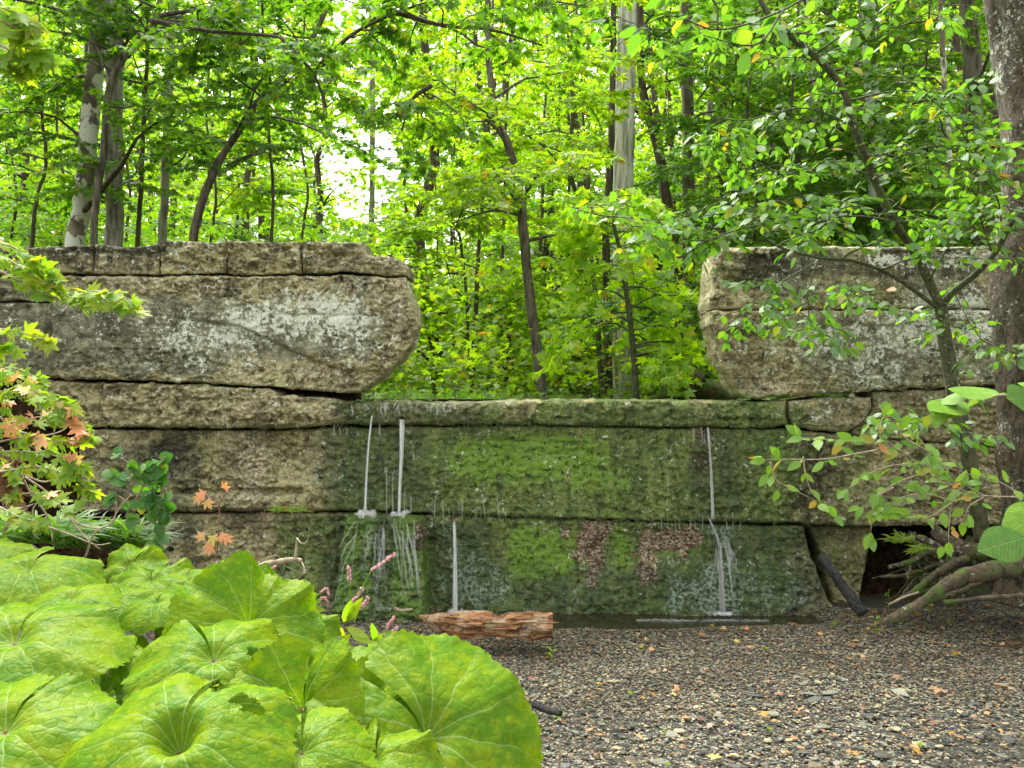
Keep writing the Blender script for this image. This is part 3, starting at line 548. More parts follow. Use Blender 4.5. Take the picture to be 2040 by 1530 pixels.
def pool():
    m = M('pool_water'); n = m.noise(m.world((1, 2.5, 1)), 9, 3, .5)
    mat = m.principled((.035, .032, .016), .04, m.bump(n, .12, .01), **{'IOR': 1.33})
    xs = np.linspace(-.45, 2.45, 60); g = G()
    fr = 5.68-.20*np.exp(-((xs-1.0)/1.0)**2)+.05*np.sin(xs*5)+.03*np.sin(xs*13+1)
    V = np.concatenate([np.stack([xs, fr, xs*0-.118], 1), np.stack([xs, xs*0+6.1, xs*0-.118], 1)])
    i = np.arange(59); g.add(V, np.stack([i, i+1, i+61, i+60], 1)); g.obj('pool', mat, kind='structure')
    g = G(); xs = np.linspace(0.85, 1.75, 80); dd = []
    for k in range(5):
        P = np.stack([xs, 5.80+.012*rng.normal(0, 1, 80)+.01*k, xs*0-.112], 1); V, f, _ = tube(P, .0016, 4, cap=False); g.add(V, f); dd.append(np.clip(.5+fbm(P, 3, 9, k), 0, 1).repeat(4)*.9)
    g.obj('foam', FALL, vattr={'dens': np.concatenate(dd)}, label='thin white foam line along the far edge of the pool', category='foam', kind='stuff')
pool()
# upstream water just behind the sill
g = G(); g.add([(-1.2, 6.45, 1.385), (.5, 6.45, 1.385), (.9, 9, 1.387), (-1.6, 9, 1.387)], [(0, 1, 2, 3)])
mm_ = M('stream_water'); g.obj('stream', mm_.principled((.1, .1, .07), .05, mm_.bump(mm_.noise(mm_.world(), 8), .2, .01)), kind='structure')

# ------------------------------------------------------------------ shingle
def stones(n, xr, yr, smin, smax, zlift, seed, flat=.13):
    r = np.random.default_rng(seed); x = r.uniform(*xr, n); y = yr[0]+(yr[1]-yr[0])*r.random(n)**.9
    keep = (np.abs(x) < y*.62+.12) & ~((y > 5.72) & (x > .1) & (x < 2.1)); x, y = x[keep], y[keep]; n = len(x)
    s = np.exp(r.uniform(np.log(smin), np.log(smax), n)); K = 6
    th = np.linspace(0, 2*PI, K, endpoint=False)[None]+r.uniform(-.3, .3, (n, K)); rad = r.uniform(.75, 1.15, (n, K))
    asp = r.uniform(.45, .9, n)[:, None]; lx = np.cos(th)*rad; ly = np.sin(th)*rad*asp; rot = r.uniform(0, 2*PI, n)[:, None]
    X = lx*np.cos(rot)-ly*np.sin(rot); Y = lx*np.sin(rot)+ly*np.cos(rot)
    h = (flat*s*r.uniform(.6, 1.6, n))[:, None]; tx, ty = r.normal(0, .12, (2, n, 1)); ty = ty-.05
    top = np.stack([X*s[:, None]*.88, Y*s[:, None]*.88, h+0*X], -1); bot = np.stack([X*s[:, None], Y*s[:, None], 0*X], -1)
    V = np.concatenate([top, bot], 1); V[..., 2] += tx*V[..., 0]+ty*V[..., 1]
    z = terrain(x, y)+zlift*r.random(n)
    V += np.stack([x, y, z], -1)[:, None, :]
    return V.reshape(-1, 3), n, K, r.random(n), s
def stone_faces(n, K):
    b = np.arange(n)[:, None]*2*K; top = b+np.arange(K)[None]
    j = np.arange(K); j2 = (j+1) % K
    side = np.stack([b+j[None], b+K+j[None], b+K+j2[None], b+j2[None]], -1).reshape(-1, 4)
    return top, side
bed = thing('gravel_bed', (0, 4.5, -.1), 'x', 'x'); del bed['label']; del bed['category']
gm = G()
for (n, xr, yr, a, b, zl, sd_) in [(90000, (-2.2, 4.2), (3.0, 6.0), .005, .012, .02, 1), (5000, (-1.6, 4.2), (3.0, 6.0), .012, .024, .02, 2), (50000, (-1.0, 4.2), (4.2, 6.0), .005, .011, .018, 3)]:
    V, n, K, t, s = stones(n, xr, yr, a, b, zl, sd_); top, side = stone_faces(n, K); gm.add(V, top, tone=t); 
    gm.F.append(side+gm.n-len(V)); gm.T.append(np.repeat(t, K))
bpy.data.objects.remove(bed)
bed = gm.obj('gravel_bed', STONE, smooth=False, kind='structure')
V, n, K, t, s = stones(560, (-.6, 3.0), (3.3, 4.7), .014, .048, .02, 7, .09)
n = min(n, 300); top, side = stone_faces(1, K)
for i in range(n):
    Vi = V[i*2*K:(i+1)*2*K]; g = G(); g.add(Vi, top, side, tone=t[i]); g.obj('slate', STONE, bed, smooth=False)

# ------------------------------------------------------------------ leaf templates
def pol(a, r): a = math.radians(a); return (r*math.sin(a), r*math.cos(a))
def star(spec):
    P = [pol(0, spec[0][1])]+[pol(a, r) for a, r in spec[1:-1]]+[pol(180, spec[-1][1])]+[pol(-a, r) for a, r in reversed(spec[1:-1])]
    P = np.array(P); P[:, 1] += .0; z = -.16*(P**2).sum(1)+.10*np.abs(P[:, 0])
    return np.column_stack([P, z])
MAPLE_NEAR = star([(0, 1), (9, .70), (17, .74), (25, .42), (40, .70), (49, .92), (58, .62), (66, .60), (80, .36), (100, .52), (112, .60), (130, .32), (180, .12)])
MAPLE_MID = star([(0, 1), (22, .45), (48, .9), (78, .38), (108, .55), (180, .14)])
def fan(T):   # template -> verts with centre, tris
    n = len(T); V = np.vstack([T, [[0, 0, .03]]]); i = np.arange(n); return V, np.stack([np.full(n, n), (i+1) % n, i], 1)
NEAR_V, NEAR_F = fan(MAPLE_NEAR); MID_V, MID_F = fan(MAPLE_MID)
FAR_V = np.array([(0, 0, 0), (.42, .42, -.08), (0, 1, -.18), (-.42, .42, -.08)]); FAR_F = np.array([(0, 1, 2), (0, 2, 3)])
def oval(n=5, wd=.30, fold=.10, curl=.18, tooth=0.0, teeth=0):
    if teeth:
        n = teeth
    t = np.linspace(0, 1, n+1); w = wd*np.sin(PI*t**.85)**.8*(1-.15*t); w[-1] = 0; w[0] = 0
    if teeth: w[1:-1] *= 1+tooth*np.where(np.arange(1, n) % 2, 1, -1)
    mid = np.stack([0*t, t, -curl*t*t], 1); R = mid+np.stack([w, 0*t, fold*w*2-.6*w*w], 1); L = mid+np.stack([-w, 0*t, fold*w*2-.6*w*w], 1)
    V = np.vstack([mid, R, L]); i = np.arange(n); a = n+1
    Fq = np.vstack([np.stack([i, a+i, a+i+1, i+1], 1), np.stack([i, i+1, 2*a+i+1, 2*a+i], 1)])
    return V, Fq
OV_V, OV_F = oval(5); OVS_V, OVS_F = oval(3, .3)
def norm(v): return v/(np.linalg.norm(v, axis=-1, keepdims=True)+1e-12)
def frames(pos, tip, up, roll):
    """rows x,y,z: y along the leaf tip, z its normal"""
    y = norm(tip); x = norm(np.cross(y, up)); z = np.cross(x, y)
    c, s = np.cos(roll)[:, None], np.sin(roll)[:, None]; return x*c+z*s, y, z*c-x*s
def scatter(g, TV, TF, pos, tip, up, roll, size, tone):
    x, y, z = frames(pos, tip, up, roll); n = len(pos); k = len(TV)
    V = pos[:, None]+size[:, None, None]*(x[:, None]*TV[None, :, 0, None]+y[:, None]*TV[None, :, 1, None]+z[:, None]*TV[None, :, 2, None])
    Fc = (TF[None]+np.arange(n)[:, None, None]*k).reshape(-1, TF.shape[1]); g.add(V.reshape(-1, 3), Fc, tone=np.repeat(tone, len(TF)))
class Leaves:
    def __init__(s): s.p = []; s.t = []; s.sz = []
    def put(s, p, t, sz): s.p.append(p); s.t.append(t); s.sz.append(sz)
    def arr(s, r, tilt=.3):
        p = np.concatenate(s.p); t = np.concatenate(s.t); sz = np.concatenate(s.sz); n = len(p)
        up = np.array([0, 0, 1.])+r.normal(0, tilt, (n, 3)); return p, t, up, r.normal(0, .35, n), sz, r.random(n)
def twig_leaves(L, P, r, size, pair=True, droop=.25, step=.6, wig=.35, start=.15):
    """leaves in pairs along a twig polyline P"""
    seg = np.linalg.norm(np.diff(P, axis=0), axis=1).sum(); n = max(2, int(seg/(size*step))); t = np.linspace(start, 1, n)
    idx = t*(len(P)-1); i = np.minimum(idx.astype(int), len(P)-2); f = (idx-i)[:, None]; pos = P[i]*(1-f)+P[i+1]*f; d = norm(P[i+1]-P[i])
    side = norm(np.cross(d, [0, 0, 1.]))
    for s in ((1, -1) if pair else (1,)):
        sg = s if pair else np.where(np.arange(n) % 2, 1, -1)[:, None]
        tip = d*.75+side*sg*.8+r.normal(0, wig, (n, 3)); tip[:, 2] -= droop
        L.put(pos+norm(tip)*size*.25+r.normal(0, size*.15, (n, 3)), tip, size*r.uniform(.65, 1.2, n))
    L.put(P[-1:], norm(P[-1:]-P[-2:-1])+[0, 0, -droop], np.array([size]))

def branchy(trunk, rad, r, nb, s0, s1, blen, leaf, wood, L, elev=(5, 40), sub=True, sides=5, az=None, twigs=True, tw_density=1.0, droop=.35, pair=True, step=.6):
    """side branches from a trunk polyline with twigs carrying leaves"""
    n = len(trunk)
    for b in range(nb):
        t = s0+(s1-s0)*(b+r.random())/nb; k = t*(n-1); i = min(int(k), n-2); p = trunk[i]*(1-k+i)+trunk[i+1]*(k-i); R0 = np.interp(t, np.linspace(0, 1, n), rad)
        a = r.uniform(0, 2*PI) if az is None else r.uniform(*az); e = math.radians(r.uniform(*elev)); ln = blen*r.uniform(.55, 1.1)*(1-.45*t)
        d = np.array([math.cos(a)*math.cos(e), math.sin(a)*math.cos(e), math.sin(e)])
        m = 7; q = np.linspace(0, 1, m)[:, None]; P = p+d*ln*q+np.array([0, 0, -droop*ln])*q**2.2+np.cumsum(r.normal(0, ln*.025, (m, 3)), 0)*(q > 0)
        br = min(R0*.45, ln*.013+.003); V, f, c = tube(P, np.linspace(br, .002, m), sides, cap=False); wood.add(V, f)
        nt = max(3, int(ln/(.16 if leaf < .1 else .24)*tw_density))
        for j in range(nt):
            u = .22+.78*(j+.5)/nt; kk = u*(m-1); ii = min(int(kk), m-2); tp = P[ii]*(1-kk+ii)+P[ii+1]*(kk-ii); bd = norm(P[ii+1]-P[ii]); sd2 = norm(np.cross(bd, [0, 0, 1.]))
            sg = 1 if j % 2 else -1; tl = ln*.38*(1-.6*u)*r.uniform(.6, 1.2)+leaf
            td = norm(bd*.7+sd2*sg*r.uniform(.5, 1.1)+[0, 0, r.normal(.0, .18)]); qq = np.linspace(0, 1, 4)[:, None]
            T = tp+td*tl*qq+np.array([0, 0, -.12*tl])*qq**2
            if twigs: V, f, c = tube(T, np.linspace(.0035, .0015, 4), 3, cap=False); wood.add(V, f)
            twig_leaves(L, T, r, leaf, step=step, pair=pair)
        twig_leaves(L, P[3:], r, leaf, step=step, pair=pair)

LS, TD = .76, 1.2
def hero_tree(name, pts, Y, w0, w1, mat, label, cat='tree', crown=None, leafmat=None, template=(MID_V, MID_F), seed=0, nb=14, blen=2.2, leaf=.085, s0=.15, s1=1.0, rough=.12, group=None, extra=None, ext=True, droop=.3, elev=(5, 40), az=None, branches=(), sides=14, tw=1.0):
    """a tree whose trunk follows the photographed line; widths in photo pixels"""
    P = np.array([W(p[0], p[1], Y if len(p) < 3 else p[2]) for p in pts])
    base = P[0].copy(); gz = float(terrain(np.array([base[0]]), np.array([base[1]]))[0])
    if P[0][2] > gz: P = np.vstack([[P[0][0]-(P[1][0]-P[0][0])*.1, P[0][1], gz-.1], P])
    if ext: d = norm(P[-1]-P[-2]); d = norm(d+[0, 0, .8]); P = np.vstack([P, P[-1]+d*1.6])
    C = smooth_path(P, 44); r = np.random.default_rng(seed+100); C += np.cumsum(r.normal(0, .004, C.shape), 0)
    rad = np.interp(np.linspace(0, 1, 44), [0, .12, 1], [w0*.50, w0*.43, w1*.43])/F*Y
    root = thing(name, (C[0][0], C[0][1], gz), label, cat, group)
    g = G(); V, f, c = tube(smooth_path(C, 110), np.interp(np.linspace(0, 1, 110), np.linspace(0, 1, 44), rad), sides, rough, 9, seed=seed); g.add(V, f, c)
    g.obj('trunk', mat, root)
    if nb or branches:
        wd = G(); L = Leaves()
        for (bp, bw) in branches:
            B = smooth_path(np.array([W(p[0], p[1], Y if len(p) < 3 else p[2]) for p in bp]), 16); V, f, c = tube(B, np.linspace(bw*.5, 1.2, 16)/F*Y, 7, .08, 20); wd.add(V, f)
            if leafmat: branchy(B, np.linspace(bw*.5, 1.2, 16)/F*Y, r, max(3, int(len(bp)*2)), .2, 1, blen*.4, leaf*LS, wd, L, elev, droop=droop, tw_density=tw*TD)
        if nb: branchy(C, rad, r, nb, s0, s1, blen, leaf*LS, wd, L, elev, az=az, droop=droop, tw_density=tw*TD)
        wd.obj('branches' if False else 'branch', mat if mat in (B_DARK, B_BROWN, B_SAP) else B_DARK, root, kind='stuff')
        if leafmat and L.p:
            lg = G(); p, t, up, ro, sz, to = L.arr(r); scatter(lg, template[0], template[1], p, t, up, ro, sz, to); lg.obj('crown', leafmat, root, kind='stuff', smooth=False)
            return root, len(p)
    return root, 0
ORD = ['leftmost', 'second from the left', 'third from the left', 'fourth from the left', 'fifth from the left', 'sixth from the left', 'seventh from the left', 'eighth from the left', 'ninth from the left', 'tenth from the left', 'rightmost']
def rank(xs, x): k = sorted(xs).index(x); return ORD[-1] if k == len(xs)-1 else ORD[k]
NL = 0
def H(*a, **k):
    global NL; _, n = hero_tree(*a, **k); NL += n
# left group behind the abutment
H('sycamore_tree', [(152, 500), (165, 420), (180, 250), (200, 60), (205, -60)], 8.9, 42, 34, B_SYC, 'mottled sycamore trunk with peeling white patches, farthest left of the thick trunks above the dam', leafmat=L_MID, seed=1, nb=10, blen=2.4, s0=.3)
H('ash_tree', [(222, 500), (224, 300), (232, 100), (238, -60)], 9.1, 40, 36, B_GREY, 'broad grey furrowed trunk just right of the mottled sycamore', leafmat=L_MID, seed=2, nb=9, blen=2.2, s0=.35)
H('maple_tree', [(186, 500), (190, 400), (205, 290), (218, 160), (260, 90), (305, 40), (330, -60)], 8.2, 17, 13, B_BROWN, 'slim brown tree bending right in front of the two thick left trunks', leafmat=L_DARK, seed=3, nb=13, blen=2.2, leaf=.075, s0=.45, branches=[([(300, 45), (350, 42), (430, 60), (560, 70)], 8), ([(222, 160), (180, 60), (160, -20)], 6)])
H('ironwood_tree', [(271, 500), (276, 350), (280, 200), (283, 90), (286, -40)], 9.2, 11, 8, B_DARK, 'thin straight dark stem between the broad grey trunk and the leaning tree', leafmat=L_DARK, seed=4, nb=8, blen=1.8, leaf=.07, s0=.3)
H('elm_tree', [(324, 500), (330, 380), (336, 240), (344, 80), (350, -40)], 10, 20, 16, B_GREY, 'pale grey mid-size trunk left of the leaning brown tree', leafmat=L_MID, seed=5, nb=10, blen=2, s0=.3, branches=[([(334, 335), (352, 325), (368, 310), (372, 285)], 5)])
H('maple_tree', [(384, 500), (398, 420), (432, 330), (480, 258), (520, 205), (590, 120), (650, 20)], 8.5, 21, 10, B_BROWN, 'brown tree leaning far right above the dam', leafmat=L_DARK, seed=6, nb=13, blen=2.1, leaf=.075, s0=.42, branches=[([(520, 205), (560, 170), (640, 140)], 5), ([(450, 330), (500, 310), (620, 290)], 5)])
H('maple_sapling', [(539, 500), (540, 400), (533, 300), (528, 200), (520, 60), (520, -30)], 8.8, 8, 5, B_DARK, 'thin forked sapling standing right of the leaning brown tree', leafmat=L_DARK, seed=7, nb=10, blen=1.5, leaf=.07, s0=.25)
H('understory_maple', [(62, 500), (70, 400), (88, 330), (82, 240), (80, 100), (70, -20)], 9.5, 9, 5, B_DARK, 'thin crooked dark stem near the far left edge above the dam', leafmat=L_MID, seed=8, nb=12, blen=1.7, leaf=.075, s0=.1)
H('poplar_tree', [(740, 805), (739, 600), (740, 400), (741, 200), (741, 60)], 14, 15, 11, B_GREY, 'straight grey trunk seen against the bright sky gap just beyond the left abutment', leafmat=L_MID, seed=9, nb=7, blen=1.5, s0=.65)
# centre
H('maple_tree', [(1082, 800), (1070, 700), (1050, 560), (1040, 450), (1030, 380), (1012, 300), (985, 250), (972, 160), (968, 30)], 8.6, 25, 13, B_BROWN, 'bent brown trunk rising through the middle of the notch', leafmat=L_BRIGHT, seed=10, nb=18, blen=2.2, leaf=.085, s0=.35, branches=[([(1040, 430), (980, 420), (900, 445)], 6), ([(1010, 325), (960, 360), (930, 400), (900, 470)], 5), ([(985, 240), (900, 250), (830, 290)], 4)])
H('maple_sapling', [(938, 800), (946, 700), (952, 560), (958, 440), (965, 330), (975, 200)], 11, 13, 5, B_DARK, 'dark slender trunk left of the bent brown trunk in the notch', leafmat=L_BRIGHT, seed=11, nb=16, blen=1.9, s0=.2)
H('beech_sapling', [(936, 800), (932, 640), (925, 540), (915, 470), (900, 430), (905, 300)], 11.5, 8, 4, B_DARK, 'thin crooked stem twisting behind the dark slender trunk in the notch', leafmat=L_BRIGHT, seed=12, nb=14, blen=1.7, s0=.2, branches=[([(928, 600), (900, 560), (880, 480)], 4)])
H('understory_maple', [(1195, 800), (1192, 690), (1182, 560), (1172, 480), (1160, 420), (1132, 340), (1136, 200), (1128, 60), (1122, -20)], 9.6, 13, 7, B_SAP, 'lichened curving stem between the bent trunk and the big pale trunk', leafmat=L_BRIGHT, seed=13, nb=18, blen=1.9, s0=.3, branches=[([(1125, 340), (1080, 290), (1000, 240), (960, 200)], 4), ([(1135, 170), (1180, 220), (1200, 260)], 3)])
H('tulip_tree', [(1240, 805), (1242, 600), (1244, 420), (1246, 200), (1250, 40), (1252, -40)], 10.4, 52, 42, B_PALE, 'big pale straight trunk with shredding bark right of the notch centre', leafmat=L_MID, seed=14, nb=5, blen=2, s0=.75, rough=.06)
H('vine_stem', [(1214, 800), (1212, 640), (1212, 500), (1218, 380), (1224, 280), (1228, 140)], 10.1, 22, 13, B_DARK, 'dark shaggy stem pressed against the left side of the big pale trunk', 'vine', nb=0, seed=15)
H('oak_tree', [(1362, 805), (1350, 560), (1332, 420), (1312, 300), (1290, 220), (1278, 130), (1276, 30)], 11, 26, 15, B_DARK, 'dark curved trunk arching up to the left behind the big pale trunk', leafmat=L_MID, seed=16, nb=9, blen=2.2, s0=.5)
H('oak_tree', [(1378, 805), (1374, 600), (1370, 400), (1368, 200), (1366, 0), (1366, -60)], 11.6, 30, 26, B_BROWN, 'straight dark brown trunk left of the right abutment', leafmat=L_MID, seed=17, nb=9, blen=2.4, s0=.4)
H('ash_tree', [(1402, 700), (1405, 450), (1412, 250), (1425, 120), (1430, -20)], 12, 15, 11, B_GREY, 'thin greyish trunk just right of the straight dark brown one', leafmat=L_MID, seed=18, nb=10, blen=2, s0=.3)
XS = [1010, 1068, 1130, 868, 990, 1045, 1165, 905, 1110, 1310, 1180]
for i, (x, y1, Yd, w) in enumerate([(1010, 380, 13, 12), (1068, 330, 15, 11), (1130, 300, 16, 10), (868, 500, 15, 6), (990, 520, 18, 9), (1045, 520, 17, 8), (1165, 520, 14, 9), (905, 450, 18, 7), (1110, 600, 19, 10), (1310, 200, 15, 9), (1180, 300, 18, 10)]):
    H('maple_sapling', [(x, 805), (x+rng.uniform(-6, 6), 650), (x+rng.uniform(-12, 12), (y1+800)/2), (x+rng.uniform(-20, 20), y1)], Yd, w, w*.5, B_DARK, 'slender dark stem among the bright leaves beyond the notch, '+rank(XS, x), group='slender stems beyond the notch', leafmat=L_BRIGHT if i % 2 else L_FAR, seed=20+i, nb=15, blen=2.3, leaf=.1, s0=.08, template=(MID_V, MID_F))
# right
H('beech_tree', [(1752, 505), (1750, 400), (1745, 250), (1738, 60), (1735, -60)], 9.5, 34, 28, B_BEECH, 'smooth pale grey-green trunk standing behind the right abutment', leafmat=L_MID, seed=40, nb=8, blen=2.2, s0=.4, rough=.03)
H('birch_tree', [(1632, 505), (1630, 380), (1622, 220), (1612, 60), (1608, -40)], 10.4, 16, 13, B_SYC, 'thin blotchy pale trunk left of the smooth pale trunk', leafmat=L_TEAL, seed=41, nb=12, blen=1.9, s0=.2)
H('cherry_tree', [(1893, 505), (1890, 350), (1880, 180), (1873, 60), (1870, -40)], 8.4, 13, 9, B_SYC, 'thin tan trunk between the smooth pale trunk and the dark hemlock trunk', leafmat=L_TEAL, seed=42, nb=14, blen=1.8, s0=.2)
H('hemlock_tree', [(1952, 520), (1945, 380), (1935, 180), (1922, 0), (1918, -60)], 10.2, 44, 32, B_BROWN, 'thick grey-brown trunk behind the right abutment near the right edge', leafmat=L_DARK, seed=43, nb=16, blen=2.2, s0=.1)
for i, (x, Yd) in enumerate([(1460, 11), (1540, 12.5), (1590, 9.5), (1690, 13), (1800, 12), (1850, 10.5), (1500, 9.2)]):
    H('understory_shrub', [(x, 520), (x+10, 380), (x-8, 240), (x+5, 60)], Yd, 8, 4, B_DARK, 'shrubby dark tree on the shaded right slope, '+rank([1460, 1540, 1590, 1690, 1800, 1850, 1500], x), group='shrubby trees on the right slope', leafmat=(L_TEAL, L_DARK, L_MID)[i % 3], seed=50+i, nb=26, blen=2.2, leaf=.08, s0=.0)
# left infill
for i, (x, Yd) in enumerate([(20, 12), (120, 13.5), (250, 14), (420, 12.5), (470, 14), (600, 13)]):
    H('understory_shrub', [(x, 500), (x+10, 380), (x-8, 240), (x+5, 60)], Yd, 7, 4, B_DARK, 'leafy understorey tree rising behind the left abutment, '+rank([20, 120, 250, 420, 470, 600], x), group='understorey trees behind the left abutment', leafmat=(L_BRIGHT, L_MID, L_BRIGHT)[i % 3], seed=70+i, nb=15, blen=2.1, leaf=.085, s0=.0)
for lab, sd, lf, brs in [('dark maple bough spreading across the top, left of the sky gap', 81, L_MID, [[(300, 40, 7.6), (420, 62, 7.4), (560, 75, 7.2), (700, 120, 7.0)], [(320, 30, 7.6), (450, 10, 7.4), (600, -20, 7.2), (720, 10, 7.0)], [(560, 75, 7.2), (620, 140, 7.1), (650, 210, 7.0)]]),
                         ('long maple bough crossing the top of the picture above the notch', 82, L_MID, [[(640, 130, 7.2), (700, 70, 7.0), (790, 25, 6.9), (900, -10, 6.8)], [(790, 25, 6.9), (880, 50, 6.8), (980, 60, 6.7), (1080, 90, 6.6)], [(900, -10, 6.8), (1020, -10, 6.7), (1150, 10, 6.6)], [(860, 170, 6.9), (820, 200, 6.9), (800, 260, 6.9)]])]:
    r = np.random.default_rng(sd); root = thing('maple_bough', W(*brs[0][0]), lab, 'branch'); wd = G(); L = Leaves()
    for pts in brs:
        B = smooth_path(WP(pts), 24); rd = np.linspace(.022, .006, 24); V, f, c = tube(B, rd, 7, .1, 20); wd.add(V, f, c); branchy(B, rd, r, 9, .1, 1, .75, .075, wd, L, (-20, 30), droop=.3, step=.7)
    wd.obj('branch', B_DARK, root); lg = G(); p, t, up, ro, sz, to = L.arr(r); scatter(lg, MID_V, MID_F, p, t, up, ro, sz, to); lg.obj('foliage', lf, root, kind='stuff', smooth=False)
# bright maple drooping in front of the big pale trunk: its largest leaves are parts
def leaf_meshes(name, TV, TF, mat, nvar=4, k=.12, smooth=True):
    out = []; r = np.random.default_rng(77)
    for i in range(nvar):
        V = TV.copy(); V[:, 2] += r.normal(0, k)*V[:, 0]*V[:, 1]+r.normal(0, k)*V[:, 0]**2+r.normal(-.05, k)*V[:, 1]**2; g = G(); g.add(V, TF, tone=i/nvar*.17); out.append(g.mesh(name, mat, smooth=smooth))
    return out
def leaf_objects(root, meshes, p, t, up, ro, sz, name='leaf', pick=None):
    x, y, z = frames(p, t, up, ro); o0 = np.array(root.location)
    for i in range(len(p)):
        s = float(sz[i]); q = p[i]-o0
        mt = Matrix(((x[i][0]*s, y[i][0]*s, z[i][0]*s, q[0]), (x[i][1]*s, y[i][1]*s, z[i][1]*s, q[1]), (x[i][2]*s, y[i][2]*s, z[i][2]*s, q[2]), (0, 0, 0, 1)))
        link(name, meshes[pick[i] if pick is not None else i % len(meshes)], root, mt)
def leafy(root, L, r, meshes, stuffmat, TV, TF, maxn=300, tilt=.25, stuffname='foliage', pick=None):
    p, t, up, ro, sz, to = L.arr(r, tilt); px = p[:, 0]/p[:, 1]*F+1020; py = 765-(p[:, 2]-CAMZ)/p[:, 1]*F
    vis = (px > -20) & (px < 2060) & (py > -20) & (py < 1550) & (p[:, 1] > .3)
    key = np.where(vis, sz/np.maximum(p[:, 1], .3), -1); order = np.argsort(-key); a = order[:maxn]; a = a[key[a] > 0]; b = np.setdiff1d(order, a)
    leaf_objects(root, meshes, p[a], t[a], up[a], ro[a], sz[a], pick=None if pick is None else [pick(r) for _ in a])
    if len(b):
        g = G(); scatter(g, TV, TF, p[b], t[b], up[b], ro[b], sz[b], to[b]); g.obj(stuffname, stuffmat, root, kind='stuff', smooth=False)
    return len(a)
L_SUGAR_LIT = leaf_mat('leaf_sugar_maple_lit', [(0, (.24, .42, .015)), (.5, (.30, .48, .018)), (.93, (.36, .48, .02)), (1, (.5, .36, .03))], .62)  # brighter maple leaf copy, colour lifted so this tree looks lit
ML_BRIGHT = leaf_meshes('leaf', NEAR_V, NEAR_F, L_BRIGHT); ML_MAPLE = leaf_meshes('leaf', NEAR_V, NEAR_F, L_MAPLE); ML_OR = leaf_meshes('leaf', NEAR_V, NEAR_F, L_ORANGE); ML_YE = leaf_meshes('leaf', NEAR_V, NEAR_F, L_YELLOW)
OV2_V, OV2_F = oval(7, .29, .08, .16); ML_OVT = leaf_meshes('leaf', OV2_V, OV2_F, L_TEAL); ML_OVL = leaf_meshes('leaf', OV2_V, OV2_F, L_ELM); ML_OVY = leaf_meshes('leaf', OV2_V, OV2_F, L_YELLOW)
r = np.random.default_rng(5)
P = WP([(1268, 800, 7.3), (1262, 700, 7.3), (1250, 600, 7.2), (1235, 500, 7.2), (1215, 420, 7.2), (1205, 390, 7.2)]); C = smooth_path(P, 30)
root = thing('sugar_maple', C[0], 'bright yellow-green young maple with big drooping leaves, in the right half of the notch', 'tree')
wd = G(); L = Leaves(); rad = np.linspace(.03, .008, 30); V, f, c = tube(C, rad, 8, .1, 20); wd.add(V, f, c)
branchy(C, rad, r, 44, .12, 1, .9, .082, wd, L, (0, 35), tw_density=1.0, droop=.6, step=.85)
wd.obj('trunk', B_SAP, root); leafy(root, L, r, leaf_meshes('leaf', NEAR_V, NEAR_F, L_SUGAR_LIT), L_SUGAR_LIT, NEAR_V, NEAR_F, 300, .5)

# ------------------------------------------------------------------ woods behind: prototypes and copies
def proto_tree(seed, Hh, leafm, leaf=.16, nb=30, blen=2.6, lo=.05):
    r = np.random.default_rng(seed); n = 12; C = np.stack([np.cumsum(r.normal(0, .12, n)), np.cumsum(r.normal(0, .12, n)), np.linspace(-.2, Hh, n)], 1); C[:, :2] -= C[0, :2]
    rad = np.linspace(.13, .03, n); wd = G(); V, f, c = tube(C, rad, 8, .1, 3); wd.add(V, f, c); L = Leaves()
    branchy(C, rad, r, nb, lo, 1, blen, leaf, wd, L, (0, 45), twigs=False, sides=4, tw_density=1.0, droop=.3, step=.8)
    lg = G(); p, t, up, ro, sz, to = L.arr(r, .5); k_ = r.random(len(p)) < .95; p, t, up, ro, sz, to = p[k_], t[k_], up[k_], ro[k_], sz[k_]*1.1, to[k_]; scatter(lg, FAR_V, FAR_F, p, t, up, ro, sz, to)
    return wd.mesh('trunk', B_DARK), lg.mesh('crown', leafm, smooth=False), len(p)
protos = [proto_tree(200+i, h, m_, l) for i, (h, m_, l) in enumerate([(9, L_FAR, .115), (12, L_FAR, .125), (11, L_BRIGHT, .12), (13, L_MID, .13), (8, L_FAR, .115), (10, L_MID, .12)])]
ntree = 0
def put_tree(x, y, k, s, label, group):
    global ntree
    z = float(terrain(np.array([x]), np.array([y]))[0]); root = thing('background_tree', (x, y, z), label, 'tree', group)
    root.rotation_euler = (0, 0, random.uniform(0, 6.28)); root.scale = (s, s, s)
    link('trunk', protos[k][0], root); link('crown', protos[k][1], root, kind='stuff'); ntree += 1
rr = np.random.default_rng(21)
for band, (Y0, Y1, n) in enumerate([(13, 18, 17), (18, 25, 24), (25, 36, 30)]):
    for i in range(n):
        px = -150+2340*(i+rr.uniform(.1, .9))/n; y = rr.uniform(Y0, Y1)
        if 600 < px < 840: continue
        k = int(rr.choice([0, 1, 2, 4, 0, 2] if px < 1420 else [3, 5, 2, 3, 5]))
        z = 'left' if px < 620 else ('middle' if px < 1420 else 'right')
        put_tree((px-1020)/F*y, y, k, rr.uniform(.75, 1.15), {'left': 'leafy tree deep in the woods above the left abutment', 'middle': 'sunlit leafy tree deep in the woods beyond the notch', 'right': 'shaded leafy tree deep in the woods above the right abutment'}[z], 'deep woods trees, '+z)
for (px, y, s) in [(690, 30, .42), (745, 26, .30), (790, 24, .5), (640, 24, .7), (820, 19, .6)]:
    put_tree((px-1020)/F*y, y, 0, s, 'low tree under the sky gap beyond the left abutment', 'low trees under the sky gap')
